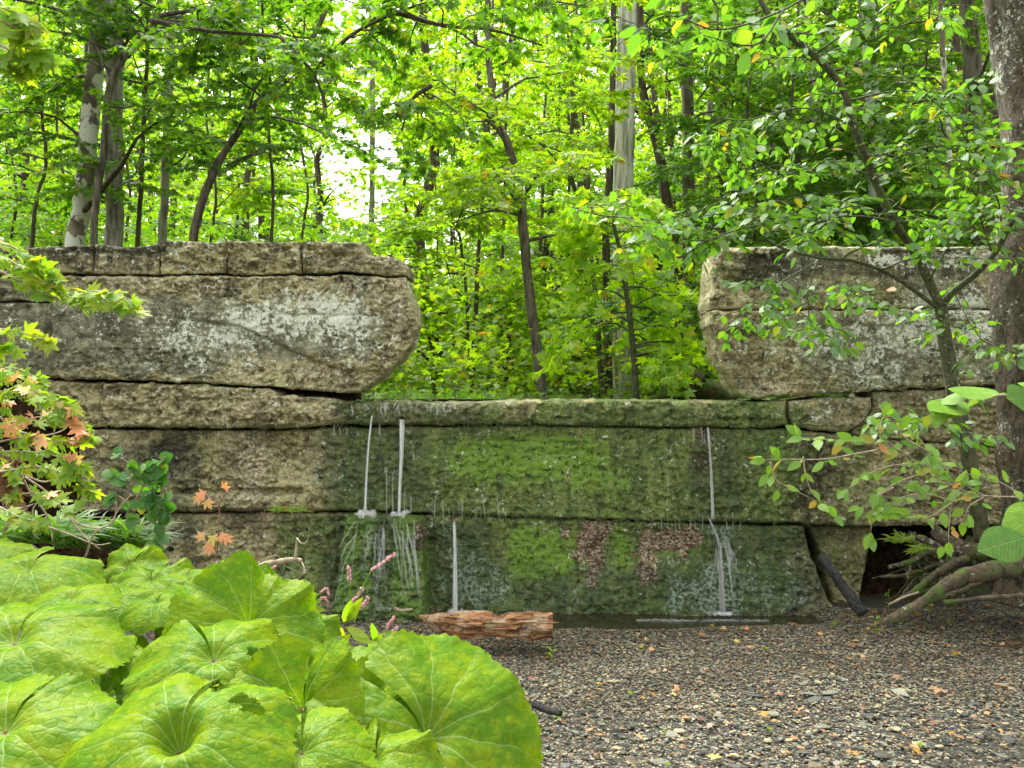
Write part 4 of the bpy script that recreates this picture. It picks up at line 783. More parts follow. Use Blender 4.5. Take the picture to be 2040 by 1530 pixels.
# low brush at the back of the notch and far woods as masses nobody could count
def mass(name, n, xr, yr, hfun, size, mat, label, seed, keep=None, T=(FAR_V, FAR_F)):
    r = np.random.default_rng(seed); nc = n//40; cx = r.uniform(*xr, nc); cy = r.uniform(*yr, nc); t = r.random(nc); tx = terrain(cx, cy); cz = tx+hfun(cx, cy)*t
    c = np.stack([cx, cy, cz], 1).repeat(40, 0); rad = size*4.5; d = r.normal(0, 1, c.shape)*[rad, rad, rad*.35]; p = c+d
    px = p[:, 0]/p[:, 1]*F+1020; py = 765-(p[:, 2]-CAMZ)/p[:, 1]*F; k = (p[:, 2] > terrain(p[:, 0], p[:, 1])+.02)
    if keep: k &= keep(px, py)
    p = p[k]; m_ = len(p); a = r.uniform(0, 2*PI, m_); tip = np.stack([np.cos(a), np.sin(a), -.25+0*a], 1)
    g = G(); scatter(g, T[0], T[1], p, tip, np.array([0, 0, 1.])+r.normal(0, .4, (m_, 3)), r.normal(0, .4, m_), size*r.uniform(.6, 1.3, m_), r.random(m_)); g.obj(name, mat, label=label, category='woods', kind='stuff', smooth=False)
gap = lambda px, py: ~((px > 650+18*np.sin(py/31)) & (px < 785+22*np.sin(py/23)) & (py < 445+15*np.sin(px/19)) & ((py > 250) | (np.sin(px*.11)*np.sin(py*.09+px*.03) > .1)))
mass('far_woods', 170000, (-32, 36), (38, 56), lambda x, y: 27+0*x, .36, L_FAR, 'pale sunlit woods filling the far background', 31, gap)
mass('underbrush', 42000, (-5, 9), (8.8, 20), lambda x, y: 1.7+0*x, .075, L_BRIGHT, 'low leafy underbrush on the forest floor beyond the notch', 32, None, (MID_V[:, :], MID_F))
mass('underbrush', 3500, (-1.3, 2.6), (6.9, 9.6), lambda x, y: .1+0*x, .05, L_MID, 'low seedlings and ground leaves just behind the sill', 35, None, (MID_V, MID_F))
mass('underbrush', 14000, (-10, -1.6), (11, 15), lambda x, y: 2.4+0*x, .085, L_MID, 'leafy underbrush behind the left abutment', 33, None, (MID_V, MID_F))
mass('underbrush', 14000, (2.4, 10), (8, 13), lambda x, y: 1.8+0*x, .085, L_TEAL, 'leafy underbrush on the slope behind the right abutment', 34, None, (MID_V, MID_F))

# ------------------------------------------------------------------ right foreground: forked sapling over the wall
YS = 5.15
r = np.random.default_rng(61)
segs = {'trunk': [(1958, 1075, 5.3), (1940, 980, 5.2), (1928, 900, YS), (1905, 800, YS), (1886, 700, YS), (1873, 612, YS)],
        'limb1': [(1873, 612, YS), (1850, 560, YS), (1820, 500, 5.1), (1775, 430, 5.0), (1735, 340, 4.95), (1700, 250, 4.9), (1675, 170, 4.85), (1620, 110, 4.8), (1560, 60, 4.7), (1520, 10, 4.7), (1490, -60, 4.7)],
        'limb2': [(1876, 610, YS), (1900, 580, 5.1), (1945, 545, 5.0), (1985, 500, 4.9), (2015, 445, 4.8), (2060, 400, 4.7)],
        'limb3': [(1873, 618, YS), (1830, 585, 5.1), (1770, 545, 5.0), (1700, 520, 4.9), (1640, 515, 4.85), (1575, 500, 4.8), (1530, 480, 4.8), (1500, 450, 4.75)]}
wid = {'trunk': (34, 26), 'limb1': (20, 9), 'limb2': (15, 9), 'limb3': (10, 3)}
root = thing('forked_sapling', W(*segs['trunk'][0]), 'forked mossy-barked sapling with oval leaves standing before the right abutment', 'tree')
L = Leaves(); wdg = G()
for k, pts in segs.items():
    C = smooth_path(WP(pts), 40); rad = np.linspace(*wid[k], 40)*.5/F*5; g = G(); V, f, c = tube(C, rad, 10, .12, 18); g.add(V, f, c); g.obj('trunk' if k == 'trunk' else 'limb', B_SAP, root)
thin = [([(1905, 860, 5.1), (1880, 850, 5.0), (1850, 830, 4.9), (1805, 810, 4.8)], 5), ([(1740, 350, 4.95), (1650, 330, 4.8), (1560, 350, 4.7), (1440, 400, 4.6), (1340, 440, 4.5)], 4), ([(1700, 250, 4.9), (1600, 215, 4.6), (1480, 240, 4.3), (1380, 220, 4.2)], 4),
        ([(1780, 440, 5.0), (1700, 430, 4.7), (1600, 440, 4.5), (1480, 455, 4.4), (1400, 480, 4.4), (1340, 470, 4.4)], 4), ([(1640, 515, 4.85), (1560, 560, 4.7), (1500, 600, 4.6), (1460, 640, 4.6)], 4), ([(1620, 540, 4.6), (1610, 600, 4.6), (1620, 650, 4.6), (1670, 680, 4.6)], 3),
        ([(1820, 500, 5.1), (1760, 440, 5.0), (1700, 410, 4.9), (1640, 440, 4.8), (1600, 500, 4.7)], 5), ([(1975, 500, 4.9), (1950, 420, 4.8), (1945, 330, 4.7), (1900, 240, 4.6), (1800, 150, 4.5)], 4), ([(2000, 480, 4.85), (1980, 380, 4.7), (1900, 330, 4.5), (1800, 330, 4.4)], 4),
        ([(1560, 60, 4.7), (1450, 40, 4.5), (1330, 60, 4.3), (1240, 40, 4.2)], 4), ([(1620, 110, 4.8), (1700, 60, 4.6), (1800, 50, 4.4), (1900, -10, 4.3)], 4), ([(1690, 200, 4.9), (1800, 180, 4.7), (1880, 200, 4.6), (1990, 190, 4.5)], 4),
        ([(1850, 560, 5.1), (1900, 480, 4.9), (1960, 440, 4.8), (2040, 430, 4.7)], 4), ([(1735, 340, 4.95), (1820, 300, 4.8), (1900, 290, 4.7), (2000, 310, 4.6)], 4), ([(1770, 545, 5.0), (1720, 590, 4.9), (1680, 570, 4.8)], 3), ([(1500, 450, 4.75), (1400, 470, 4.6), (1300, 440, 4.5), (1200, 430, 4.4), (1130, 410, 4.4)], 4),
        ([(1900, 580, 5.1), (1930, 640, 5.0), (1960, 680, 4.9), (1990, 690, 4.9)], 3), ([(1560, 350, 4.7), (1500, 320, 4.6), (1440, 290, 4.5), (1380, 290, 4.4)], 3), ([(1680, 440, 4.8), (1560, 400, 4.7), (1480, 420, 4.6), (1400, 430, 4.5)], 3)]
for pts, w in thin:
    B = smooth_path(WP(pts), 14); rd = np.linspace(w*.5, .8, 14)/F*4.8; g = G(); V, f, c = tube(B, rd, 6, .1, 30); g.add(V, f, c); g.obj('branch', B_SAP, root)
    branchy(B, rd, r, len(pts)*2, .15, 1, .38, .066, wdg, L, (-15, 25), tw_density=1.0, droop=.25, pair=False, step=.65)
for k, nb in (('limb1', 16), ('limb2', 5), ('limb3', 4)):
    C = smooth_path(WP(segs[k]), 20); branchy(C, np.linspace(.02, .01, 20), r, nb, .3, 1, .55, .064, wdg, L, (-10, 30), droop=.2, pair=False, step=.75)
wdg.obj('twigs', B_SAP, root, kind='stuff')
pk = lambda r: int(r.integers(0, 4)) if r.random() > .03 else int(r.integers(4, 6))
leafy(root, L, r, ML_OVT+ML_OVY[:2], L_TEAL, OV_V, OV_F, 300, .3, pick=pk)

# spray of pale oval leaves in front of the lower right wall
r = np.random.default_rng(62)
root = thing('arching_shrub', W(2030, 1000, 4.3), 'arching shrub spray with pale oval leaves hanging in front of the lower right wall', 'shrub')
L = Leaves(); wdg = G()
sp = [[(2060, 990, 4.3), (1960, 988, 4.2), (1910, 973, 4.1), (1850, 940, 4.0), (1780, 890, 3.9), (1700, 880, 3.8), (1600, 872, 3.7)], [(1910, 973, 4.1), (1895, 1010, 4.1), (1890, 1060, 4.1), (1890, 1080, 4.1)], [(1780, 890, 3.9), (1700, 905, 3.8), (1640, 915, 3.8), (1560, 915, 3.8), (1525, 916, 3.8)],
      [(1600, 910, 3.8), (1605, 945, 3.8), (1620, 985, 3.8), (1650, 1010, 3.8)], [(1535, 920, 3.8), (1545, 955, 3.8), (1570, 970, 3.8), (1630, 1000, 3.8)], [(1780, 970, 3.9), (1750, 990, 3.9), (1738, 1020, 3.9), (1735, 1060, 3.9)], [(1850, 940, 4.0), (1790, 960, 3.95), (1750, 985, 3.9), (1720, 1010, 3.9)],
      [(1780, 890, 3.9), (1750, 860, 3.8), (1760, 830, 3.8)], [(1960, 988, 4.2), (1900, 1000, 4.1), (1850, 1030, 4.0), (1800, 1020, 4.0)], [(1850, 940, 4.0), (1850, 900, 4.0), (1830, 870, 4.0), (1840, 850, 4.0)], [(2060, 1000, 4.3), (1990, 960, 4.2), (1950, 950, 4.1), (1880, 930, 4.1)],
      [(1960, 988, 4.2), (1900, 950, 4.1), (1850, 900, 4.0), (1760, 850, 3.9)], [(1900, 1000, 4.1), (1850, 985, 4.0), (1800, 990, 4.0), (1760, 1010, 3.9)], [(1960, 990, 4.2), (1930, 1010, 4.1), (1920, 1040, 4.1)], [(1850, 940, 4.0), (1800, 925, 3.9), (1740, 940, 3.9), (1690, 975, 3.9)], [(1850, 900, 4.0), (1800, 870, 3.9), (1790, 840, 3.9)], [(1910, 973, 4.1), (1870, 960, 4.0), (1830, 965, 4.0)]]
for pts in sp:
    B = smooth_path(WP(pts), 16); g = G(); V, f, c = tube(B, np.linspace(.0045, .0015, 16), 6); g.add(V, f, c); g.obj('stem', B_TWIG, root)
    twig_leaves(L, B, r, .07, pair=True, step=1.15, droop=.1, wig=.5, start=.2)
p_, t_, up_, ro_, sz_, to_ = L.arr(r, .2); up_ = norm(np.array([0, -.75, .8])+r.normal(0, .25, up_.shape)); t_[:, 1] *= .6
leaf_objects(root, ML_OVL+ML_OVY[:1], p_, t_, up_, ro_, sz_, pick=[int(r.integers(0, 4)) if r.random() > .05 else 4 for _ in p_])

# large serrated leaves close to the camera at the right edge
def vein_leaf_mat(name, c1, c2):
    m = M(name); tc = m.n('TexCoord'); sx = m.n('SeparateXYZ', {0: tc.outputs['Object']}); ax = m.math('ABSOLUTE', sx.outputs[0])
    q = m.math('SUBTRACT', m.math('MULTIPLY', m.math('ADD', sx.outputs[1], m.math('MULTIPLY', m.noise(tc.outputs['Object'], 4, 2), .05)), 12), m.math('MULTIPLY', ax, 10)); tri = m.math('PINGPONG', q, .5)
    v = m.step(tri, .09, .0); mid = m.step(ax, .018, .006); vv = m.math('MAXIMUM', v, mid)
    n = m.noise(tc.outputs['Object'], 6, 4); c = m.mix(m.step(n, .35, .65), c1, c2); c = m.mix(m.math('MULTIPLY', vv, .2), c, (.2, .34, .10))
    nrm = m.bump(m.math('ADD', m.math('MULTIPLY', tri, .8), m.math('MULTIPLY', mid, -.6)), .3, .006)
    d = m.n('BsdfDiffuse', {0: c, 'Normal': nrm}); t = m.n('BsdfTranslucent', {0: m.mix(.5, c, (.25, .4, .04))}); a = m.n('MixShader', {0: .35, 1: d.outputs[0], 2: t.outputs[0]})
    g = m.n('BsdfGlossy', {'Roughness': .38, 'Normal': nrm}); b = m.n('MixShader', {0: .025, 1: a.outputs[0], 2: g.outputs[0]}); m.t.links.new(b.outputs[0], m.out.inputs[0]); return m.m
VL1 = vein_leaf_mat('veined_leaf', (.06, .16, .02), (.09, .21, .03)); VL2 = vein_leaf_mat('veined_leaf_light', (.10, .22, .015), (.15, .28, .025))
EV, EF = oval(0, .34, .06, .22, .045, 46); ME = leaf_meshes('leaf', EV, EF, VL1, 3); ME2 = leaf_meshes('leaf', EV, EF, VL2, 3)
root = thing('elm_branch', W(2120, 1080, 1.9), 'branch of large toothed elm leaves close by at the lower right edge', 'branch')
def manual_leaves(root, lst, meshes):
    for (px, py, Y, px2, py2, Y2, ux, uy, uz, k) in lst:
        a = W(px, py, Y); b = W(px2, py2, Y2); d = (b-a)*.72; s = float(np.linalg.norm(d))
        x, y, z = frames(a[None], d[None], np.array([[ux, uy, uz]], float), np.zeros(1)); leaf_objects(root, meshes, a[None], d[None], np.array([[ux, uy, uz]], float), np.zeros(1), np.array([s]), pick=[k])
manual_leaves(root, [(2042, 1070, 1.9, 1905, 1112, 1.85, -.1, -.9, .6, 0), (2060, 1030, 1.95, 1968, 1085, 1.9, 0, -.8, .7, 3), (2075, 1010, 2.0, 1995, 1060, 1.9, .2, -.6, .8, 4), (2070, 1050, 2.0, 1985, 1100, 2.1, .1, -.5, .9, 1)], ME+ME2)
g = G(); V, f, c = tube(smooth_path(WP([(2200, 1150, 2.1), (2100, 1060, 2.0), (2042, 1066, 1.9)]), 12), .003, 6); g.add(V, f, c); g.obj('stem', B_TWIG, root)
root = thing('elm_branch', W(2100, 790, 2.2), 'branch of pale toothed leaves reaching in at the right edge halfway down', 'branch')
manual_leaves(root, [(2060, 790, 2.2, 1978, 800, 2.1, 0, -.9, .5, 0), (1990, 785, 2.2, 1850, 776, 2.3, 0, -.5, .9, 3), (1930, 790, 2.25, 1840, 795, 2.3, .1, -.7, .7, 4), (1920, 800, 2.3, 1820, 832, 2.2, -.2, -.5, .8, 3), (1905, 800, 2.3, 1905, 840, 2.25, .3, -.8, .5, 4), (1950, 790, 2.3, 1965, 835, 2.2, .6, -.7, .4, 3), (2000, 785, 2.25, 1900, 770, 2.4, 0, -.3, 1, 5), (2100, 770, 2.1, 2000, 765, 2.2, 0, -.5, .9, 3), (1890, 795, 2.3, 1860, 830, 2.2, -.4, -.7, .5, 5)], ME+ME2)
g = G(); V, f, c = tube(smooth_path(WP([(2200, 800, 2.2), (2060, 788, 2.2), (1980, 788, 2.2), (1890, 796, 2.3)]), 16), np.linspace(.003, .0012, 16), 6); g.add(V, f, c); g.obj('stem', B_TWIG, root)
# dark leaves hanging at the top, near
r = np.random.default_rng(63)
root = thing('linden_branch', W(1500, -150, 3.0), 'overhanging near branch with broad dark leaves at the top right of centre', 'branch'); L = Leaves(); wdg = G()
for pts in [[(1700, -60, 3.2), (1560, 20, 3.1), (1430, 60, 3.0), (1330, 30, 3.0), (1230, 90, 3.0)], [(1560, 20, 3.1), (1520, 80, 3.0), (1480, 90, 3.0), (1400, 70, 3.0)], [(1430, 60, 3.0), (1420, 0, 3.0), (1340, -10, 3.0)], [(1700, -60, 3.2), (1750, 20, 3.2), (1700, 60, 3.2)]]:
    B = smooth_path(WP(pts), 14); g = G(); V, f, c = tube(B, np.linspace(.005, .0015, 14), 6); g.add(V, f, c); g.obj('stem', B_SAP, root); twig_leaves(L, B, r, .085, pair=True, step=1.3, droop=.5, wig=.5)
p_, t_, up_, ro_, sz_, to_ = L.arr(r, .4); leaf_objects(root, ML_OVT, p_, t_, up_, ro_, sz_)

# big lichened tree at the right edge with roots
r = np.random.default_rng(64)
C = smooth_path(WP([(2075, 1190, 5.25), (2062, 1050, 5.25), (2048, 800, 5.25), (2036, 560, 5.25), (2050, 400, 5.25), (2062, 200, 5.25), (2042, 30, 5.25), (2030, -120, 5.25), (2020, -500, 5.3)]), 150)
root = thing('lichened_tree', (C[0][0], C[0][1], .1), 'thick tree with lichen-crusted bark at the right edge, its roots spreading over the gravel', 'tree')
g = G(); V, f, c = tube(C, np.interp(np.linspace(0, 1, 150), [0, .08, .2, .5, .65, 1], [.30, .2, .175, .16, .20, .22]), 48, .16, 7); g.add(V, f, c); g.obj('trunk', B_LICH, root)
for pts, w0, w1 in [([(2090, 1110, 5.2), (2040, 1125, 5.15), (1990, 1135, 5.1), (1930, 1145, 5.05), (1885, 1165, 5.0), (1845, 1195, 5.0), (1800, 1222, 5.0), (1760, 1240, 5.0)], .07, .018), ([(2080, 1100, 5.3), (2010, 1095, 5.4), (1950, 1100, 5.5), (1900, 1085, 5.6), (1862, 1055, 5.7)], .07, .04),
                    ([(1900, 1100, 5.5), (1850, 1100, 5.55), (1810, 1120, 5.6), (1770, 1130, 5.6)], .025, .015), ([(1930, 1110, 5.4), (1870, 1140, 5.45), (1820, 1180, 5.4), (1790, 1195, 5.35)], .03, .018), ([(1990, 1140, 5.3), (1930, 1170, 5.35), (1880, 1190, 5.3), (1830, 1195, 5.3)], .025, .015),
                    ([(2060, 1185, 4.95), (1980, 1190, 4.95), (1930, 1194, 4.95), (1880, 1200, 4.95)], .016, .012), ([(1860, 1130, 5.7), (1830, 1150, 5.7), (1800, 1150, 5.7)], .012, .008), ([(1880, 1060, 5.7), (1890, 1120, 5.6), (1880, 1180, 5.5)], .03, .02), ([(1950, 1060, 5.6), (1920, 1120, 5.6), (1850, 1170, 5.5)], .02, .012)]:
    B = smooth_path(WP(pts), 60); g = G(); V, f, c = tube(B, np.linspace(w0, w1, 60), 20, .42, 9, seed=w0*50); g.add(V, f, c); g.obj('root', B_ROOT, root)

for i in range(38):
    a = (r.uniform(1800, 1990), r.uniform(1055, 1110), r.uniform(5.6, 6.2)); b = (r.uniform(1750, 1930), r.uniform(1120, 1205), r.uniform(5.3, 6.0)); mid = ((a[0]+b[0])/2+r.uniform(-30, 30), (a[1]+b[1])/2+r.uniform(-25, 25), (a[2]+b[2])/2)
    B = smooth_path(WP([a, mid, b]), 24); B += np.cumsum(r.normal(0, .004, B.shape), 0); w0 = r.uniform(.006, .02); g = G(); V, f, c = tube(B, np.linspace(w0, w0*.5, 24), 8, .3, 12, seed=i); g.add(V, f, c); g.obj('root', B_ROOT, root)

# ------------------------------------------------------------------ butterbur patch
def petasites_mat():
    m = M('butterbur_leaf'); u = m.attr('lu'); v = m.attr('lv')
    P = m.n('CombineXYZ', {0: u, 1: v, 2: m.n('ObjectInfo').outputs['Random']}).outputs[0]
    Pr = m.n('VectorMath', {0: P, 1: m.n('CombineXYZ', {2: m.math('MULTIPLY', m.n('ObjectInfo').outputs['Random'], 9)}).outputs[0]}, operation='ADD').outputs[0]
    rad = m.n('VectorMath', {0: m.n('CombineXYZ', {0: u, 1: v}).outputs[0]}, operation='LENGTH').outputs[1]
    th = m.math('ARCTAN2', u, v)
    wob = m.math('MULTIPLY', m.math('SUBTRACT', m.noise(P, 2.5, 3), .5), .35)
    ta = m.math('PINGPONG', m.math('ADD', m.math('ADD', th, 10*.5), wob), .27)
    dist = m.math('MULTIPLY', ta, rad)
    vein = m.math('MULTIPLY', m.step(dist, .0095, .0035), m.step(rad, 1.05, .5))
    # fine side veins
    tb = m.math('PINGPONG', m.math('ADD', m.math('MULTIPLY', rad, 7), m.math('MULTIPLY', ta, -9)), .5)
    sv = m.math('MULTIPLY', m.step(tb, .035, .0), m.step(rad, .25, .5))
    ce = m.n('TexVoronoi', {'Vector': P, 'Scale': 12}, feature='DISTANCE_TO_EDGE').outputs[0]; net = m.step(ce, .035, .0)
    n1 = m.noise(Pr, 1.8, 4); n2 = m.noise(Pr, 7, 4, .6)
    mix = m.math('ADD', m.math('MULTIPLY', n1, .6), m.math('MULTIPLY', n2, .5))
    c = m.mix(m.step(mix, .44, .66), (.085, .19, .006), (.165, .25, .004))
    c = m.mix(m.math('MULTIPLY', m.step(m.noise(Pr, 14, 3), .52, .66), .4), c, (.22, .28, .008))
    c = m.mix(m.math('MULTIPLY', net, .45), c, (.05, .135, .008)); c = m.mix(m.math('MULTIPLY', sv, .4), c, (.05, .13, .008))
    c = m.mix(m.math('MULTIPLY', vein, .5), c, (.27, .37, .13))
    c = m.mix(m.step(rad, .035, .012), c, (.20, .11, .06))
    sp = m.n('TexVoronoi', {'Vector': Pr, 'Scale': 6.5, 'Randomness': 1}); sr = m.n('SeparateColor', {0: sp.outputs[1]})
    spot = m.math('MULTIPLY', m.step(sp.outputs[0], m.math('MULTIPLY', sr.outputs[1], .13), .0), m.math('GREATER_THAN', m.math('ADD', sr.outputs[0], m.attr('spots')), .93))
    c = m.mix(spot, c, (.05, .025, .015))
    h = m.math('ADD', m.math('MULTIPLY', m.step(ce, 0, .2), .55), m.math('ADD', m.math('MULTIPLY', m.step(dist, 0, .05), .7), m.math('MULTIPLY', m.noise(Pr, 5, 3), .8)))
    nrm = m.bump(h, .3, .0035)
    d = m.n('BsdfDiffuse', {0: c, 'Normal': nrm}); t = m.n('BsdfTranslucent', {0: m.n('Mix', {0: 1.0, 6: c, 7: (1.35, 1.4, .5, 1)}, data_type='RGBA', blend_type='MULTIPLY').outputs[2], 'Normal': nrm})
    a = m.n('MixShader', {0: .38, 1: d.outputs[0], 2: t.outputs[0]}); g = m.n('BsdfGlossy', {'Roughness': .42, 'Normal': nrm})
    bk = m.n('NewGeometry').outputs['Backfacing']; und = m.n('BsdfDiffuse', {0: (.34, .42, .30, 1)}); u2 = m.n('MixShader', {0: .35, 1: und.outputs[0], 2: t.outputs[0]})
    a = m.n('MixShader', {0: bk, 1: a.outputs[0], 2: u2.outputs[0]})
    b = m.n('MixShader', {0: .01, 1: a.outputs[0], 2: g.outputs[0]}); m.t.links.new(b.outputs[0], m.out.inputs[0]); return m.m
PET = petasites_mat()
STALK = simple('leaf_stalk', (.13, .16, .05), (.2, .13, .08), 30, .5, .002)
mg = M('dew'); gl = mg.n('BsdfPrincipled', {'Base Color': (1, 1, 1, 1), 'Roughness': .02, 'IOR': 1.33, 'Transmission Weight': 1.0}); mg.t.links.new(gl.outputs[0], mg.out.inputs[0]); DEW = mg.m
def pet_leaf(px, py, Y, R, tilt, roll, yaw, root, dome=.30, ruf=.06, nr=5, funnel=.25, seed=0, fold=0., holes=(), spots=0.0, asp=1.0, curl=0.0, label=None, dew=True, res=1.0):
    """kidney-shaped leaf: junction at the pixel, sinus at the stalk side, tilt towards the camera, roll sideways"""
    r = np.random.default_rng(seed+900); nt, nrad = int(250*res), int(30*res)
    a = np.linspace(-PI+.06, PI-.06, nt); q = np.linspace(0.004, 1, nrad)**.85
    Rt = 1.0-.16*np.exp(-((np.abs(a)-PI)/.35)**2)+.03*np.sin(3*a+seed)+.03*np.sin(7*a+2*seed)+.012*np.sin(17*a)
    Rt = Rt*(.93+.07*np.cos(a))+.034*np.abs(((a*30/PI) % 1)-.5)*2
    A, Q = np.meshgrid(a, q); RR = Q*Rt[None]; lu = RR*np.sin(A)*asp; lv = RR*np.cos(A)
    rr_ = np.sqrt(lu**2+lv**2)
    z = -dome*rr_**2+funnel*np.exp(-(rr_/.16)**2)*-.5
    ph = r.uniform(0, 6); z += ruf*np.sin(nr*A+ph)*Q**2.2+ruf*.5*np.sin((2*nr+1)*A+ph*2)*Q**4
    P3 = np.stack([lu.ravel(), lv.ravel(), np.full(lu.size, seed*1.7)], 1)
    z += (.045*fbm(P3, 3, 1.4)).reshape(z.shape)*Q+(.010*fbm(P3, 2, 9)).reshape(z.shape)
    z -= .014*np.exp(-((np.abs(((A+5) % .54)-.27)-.0)*rr_/.03)**2)*np.clip(1-Q*.7, 0, 1)*0
    z += fold*np.abs(lu)+curl*np.clip(lv, -1, 1)**2
    V = np.stack([lu, lv, z], -1).reshape(-1, 3)*R
    grid = np.arange(nt*nrad).reshape(nrad, nt); Fq = np.stack([grid[:-1, :-1], grid[:-1, 1:], grid[1:, 1:], grid[1:, :-1]], -1).reshape(-1, 4)
    cen = V[Fq].mean(1)[:, :2]/R; keep = np.ones(len(Fq), bool)
    for (hx, hy, hr) in holes:
        dd = np.sqrt((cen[:, 0]-hx)**2+(cen[:, 1]-hy)**2); ang = np.arctan2(cen[:, 1]-hy, cen[:, 0]-hx)
        keep &= dd > hr*(1+.35*np.sin(2*ang+hx*9)+.2*np.sin(5*ang))
    Fq = Fq[keep]
    M3 = Matrix.Translation(Vector(W(px, py, Y))) @ Matrix.Rotation(math.radians(tilt), 4, 'X') @ Matrix.Rotation(math.radians(roll), 4, 'Y') @ Matrix.Rotation(math.radians(yaw), 4, 'Z')
    Mn = np.array(M3); Vw = V@Mn[:3, :3].T+Mn[:3, 3]
    g = G(); g.add(Vw, Fq); nn = g.obj('leaf', PET, root, vattr={'lu': lu.ravel(), 'lv': lv.ravel(), 'spots': np.full(lu.size, spots)*sstep(.4, -.2, lv.ravel())}, label=label)
    j = Mn[:3, 3]; gz = -.1; base = np.array([j[0]*1.02+r.normal(0, .04), j[1]+r.uniform(.0, .12), gz])
    S3 = smooth_path([base, (base+j)/2+[r.normal(0, .03), .03, 0], j-Mn[:3, 2]*(R*funnel*.5+.012)], 12); s = G(); Vt, f, c = tube(S3, np.linspace(.011, .007, 12), 8); s.add(Vt, f, c); s.obj('stalk', STALK, nn)
    if dew:
        d = G(); edge = Vw.reshape(nrad, nt, 3)[-1]; k = int(26*res); idx = r.choice(nt, k, replace=False)
        ico = np.array([(0, 0, 1), (.89, 0, .45), (.28, .85, .45), (-.72, .53, .45), (-.72, -.53, .45), (.28, -.85, .45), (.72, .53, -.45), (-.28, .85, -.45), (-.89, 0, -.45), (-.28, -.85, -.45), (.72, -.53, -.45), (0, 0, -1)], float)
        icf = [(0, 1, 2), (0, 2, 3), (0, 3, 4), (0, 4, 5), (0, 5, 1), (1, 6, 2), (2, 6, 7), (2, 7, 3), (3, 7, 8), (3, 8, 4), (4, 8, 9), (4, 9, 5), (5, 9, 10), (5, 10, 1), (1, 10, 6), (11, 7, 6), (11, 8, 7), (11, 9, 8), (11, 10, 9), (11, 6, 10)]
        for i in idx: d.add(edge[i]+ico*r.uniform(.0015, .0034)+[0, 0, .001], icf)
        d.obj('dew', DEW, nn, kind='stuff')
    return nn
pat = thing('butterbur_plant', W(300, 1500, 1.9)*[1, 1, 0]+[0, 0, -.1], 'clump of huge round yellow-green butterbur leaves filling the lower left corner', 'plant')
#            px   py    Y    R   tilt roll yaw
LV = [(55, 1122, 2.35, .21, 12, 4, 180, dict(spots=.55, dome=.3, label='round leaf speckled with brown insect holes at the upper left of the clump')),
      (255, 1125, 2.75, .13, 38, -6, 150, dict(ruf=.16)), (300, 1150, 2.55, .16, 16, 2, 200, dict(ruf=.16)), (370, 1142, 2.6, .12, 10, 0, 180, {}),
      (455, 1148, 2.5, .12, 22, 8, 170, dict(ruf=.14)), (222, 1190, 2.3, .12, 20, 5, 190, {}), (310, 1196, 2.2, .10, 15, -6, 180, {}), (395, 1190, 2.25, .13, 24, 4, 180, dict(ruf=.13)),
      (540, 1215, 2.25, .14, 50, 18, 150, dict(ruf=.16, fold=.25)), (590, 1240, 2.3, .13, 22, 10, 200, dict(ruf=.14)), (570, 1300, 2.05, .12, 55, 10, 180, dict(ruf=.12)),
      (500, 1240, 2.0, .19, 48, 24, 160, dict(ruf=.13, fold=.18, dome=.1)),
      (425, 1300, 1.78, .20, 27, 8, 215, dict(ruf=.09, dome=.45, holes=((-.45, .12, .10), (-.75, .2, .07), (.1, .38, .05)))),
      (25, 1262, 1.82, .235, 20, 3, 185, dict(holes=((.5, .3, .02), (-.4, .5, .014)), dome=.32, ruf=.05, label='large smooth leaf with a pale winding leaf-miner trail at the left edge')),
      (5, 1440, 1.45, .20, 24, 3, 170, dict(holes=((-.3, .4, .02), (.45, .3, .025)), dome=.3, ruf=.06)),
      (345, 1452, 1.38, .205, 28, 0, 175, dict(dome=.42, ruf=.05, funnel=.6, holes=((-.42, -.42, .11), (-.12, -.62, .09)), label='largest frontmost leaf, funnel-shaped, with two torn holes')),
      (598, 1410, 1.62, .165, 62, -4, 175, dict(fold=.42, dome=.1, ruf=.10, asp=.85)), (600, 1490, 1.45, .135, 30, 2, 190, dict(dome=.35, ruf=.06)),
      (735, 1440, 1.70, .15, 58, -28, 160, dict(ruf=.16, fold=.3, dome=.25)), (745, 1505, 1.5, .12, 24, -5, 180, dict(ruf=.16)),
      (862, 1455, 1.60, .262, 44, 20, 232, dict(dome=.26, ruf=.04, asp=.95, holes=((.2, .1, .012),), label='big bright leaf tilted towards the gravel at the right of the clump')),
      (690, 1345, 1.9, .12, 40, 10, 180, dict(ruf=.15)), (140, 1185, 2.1, .13, 14, 0, 180, {}),
      (270, 1290, 1.98, .14, -12, 30, 200, dict(ruf=.12)), (150, 1400, 1.62, .12, -25, 25, 180, {}), (-40, 1090, 2.5, .16, 14, 4, 180, {})]
for i, (px, py, Y, R, ti, ro, ya, kw) in enumerate(LV): pet_leaf(px, py, Y, R, ti, ro, ya, pat, seed=i, **kw)
for i, (px, py, Y, R) in enumerate([(120, 1520, 1.75, .17), (330, 1330, 2.2, .16), (520, 1400, 1.95, .18), (680, 1500, 1.85, .15), (450, 1260, 2.5, .15), (200, 1300, 2.3, .16), (620, 1320, 2.4, .14), (800, 1520, 1.8, .12), (240, 1430, 1.9, .2)]):
    pet_leaf(px, py, Y, R, 14, 5*(i % 3-1), 180+20*i, pat, seed=60+i, dew=False, res=.6)

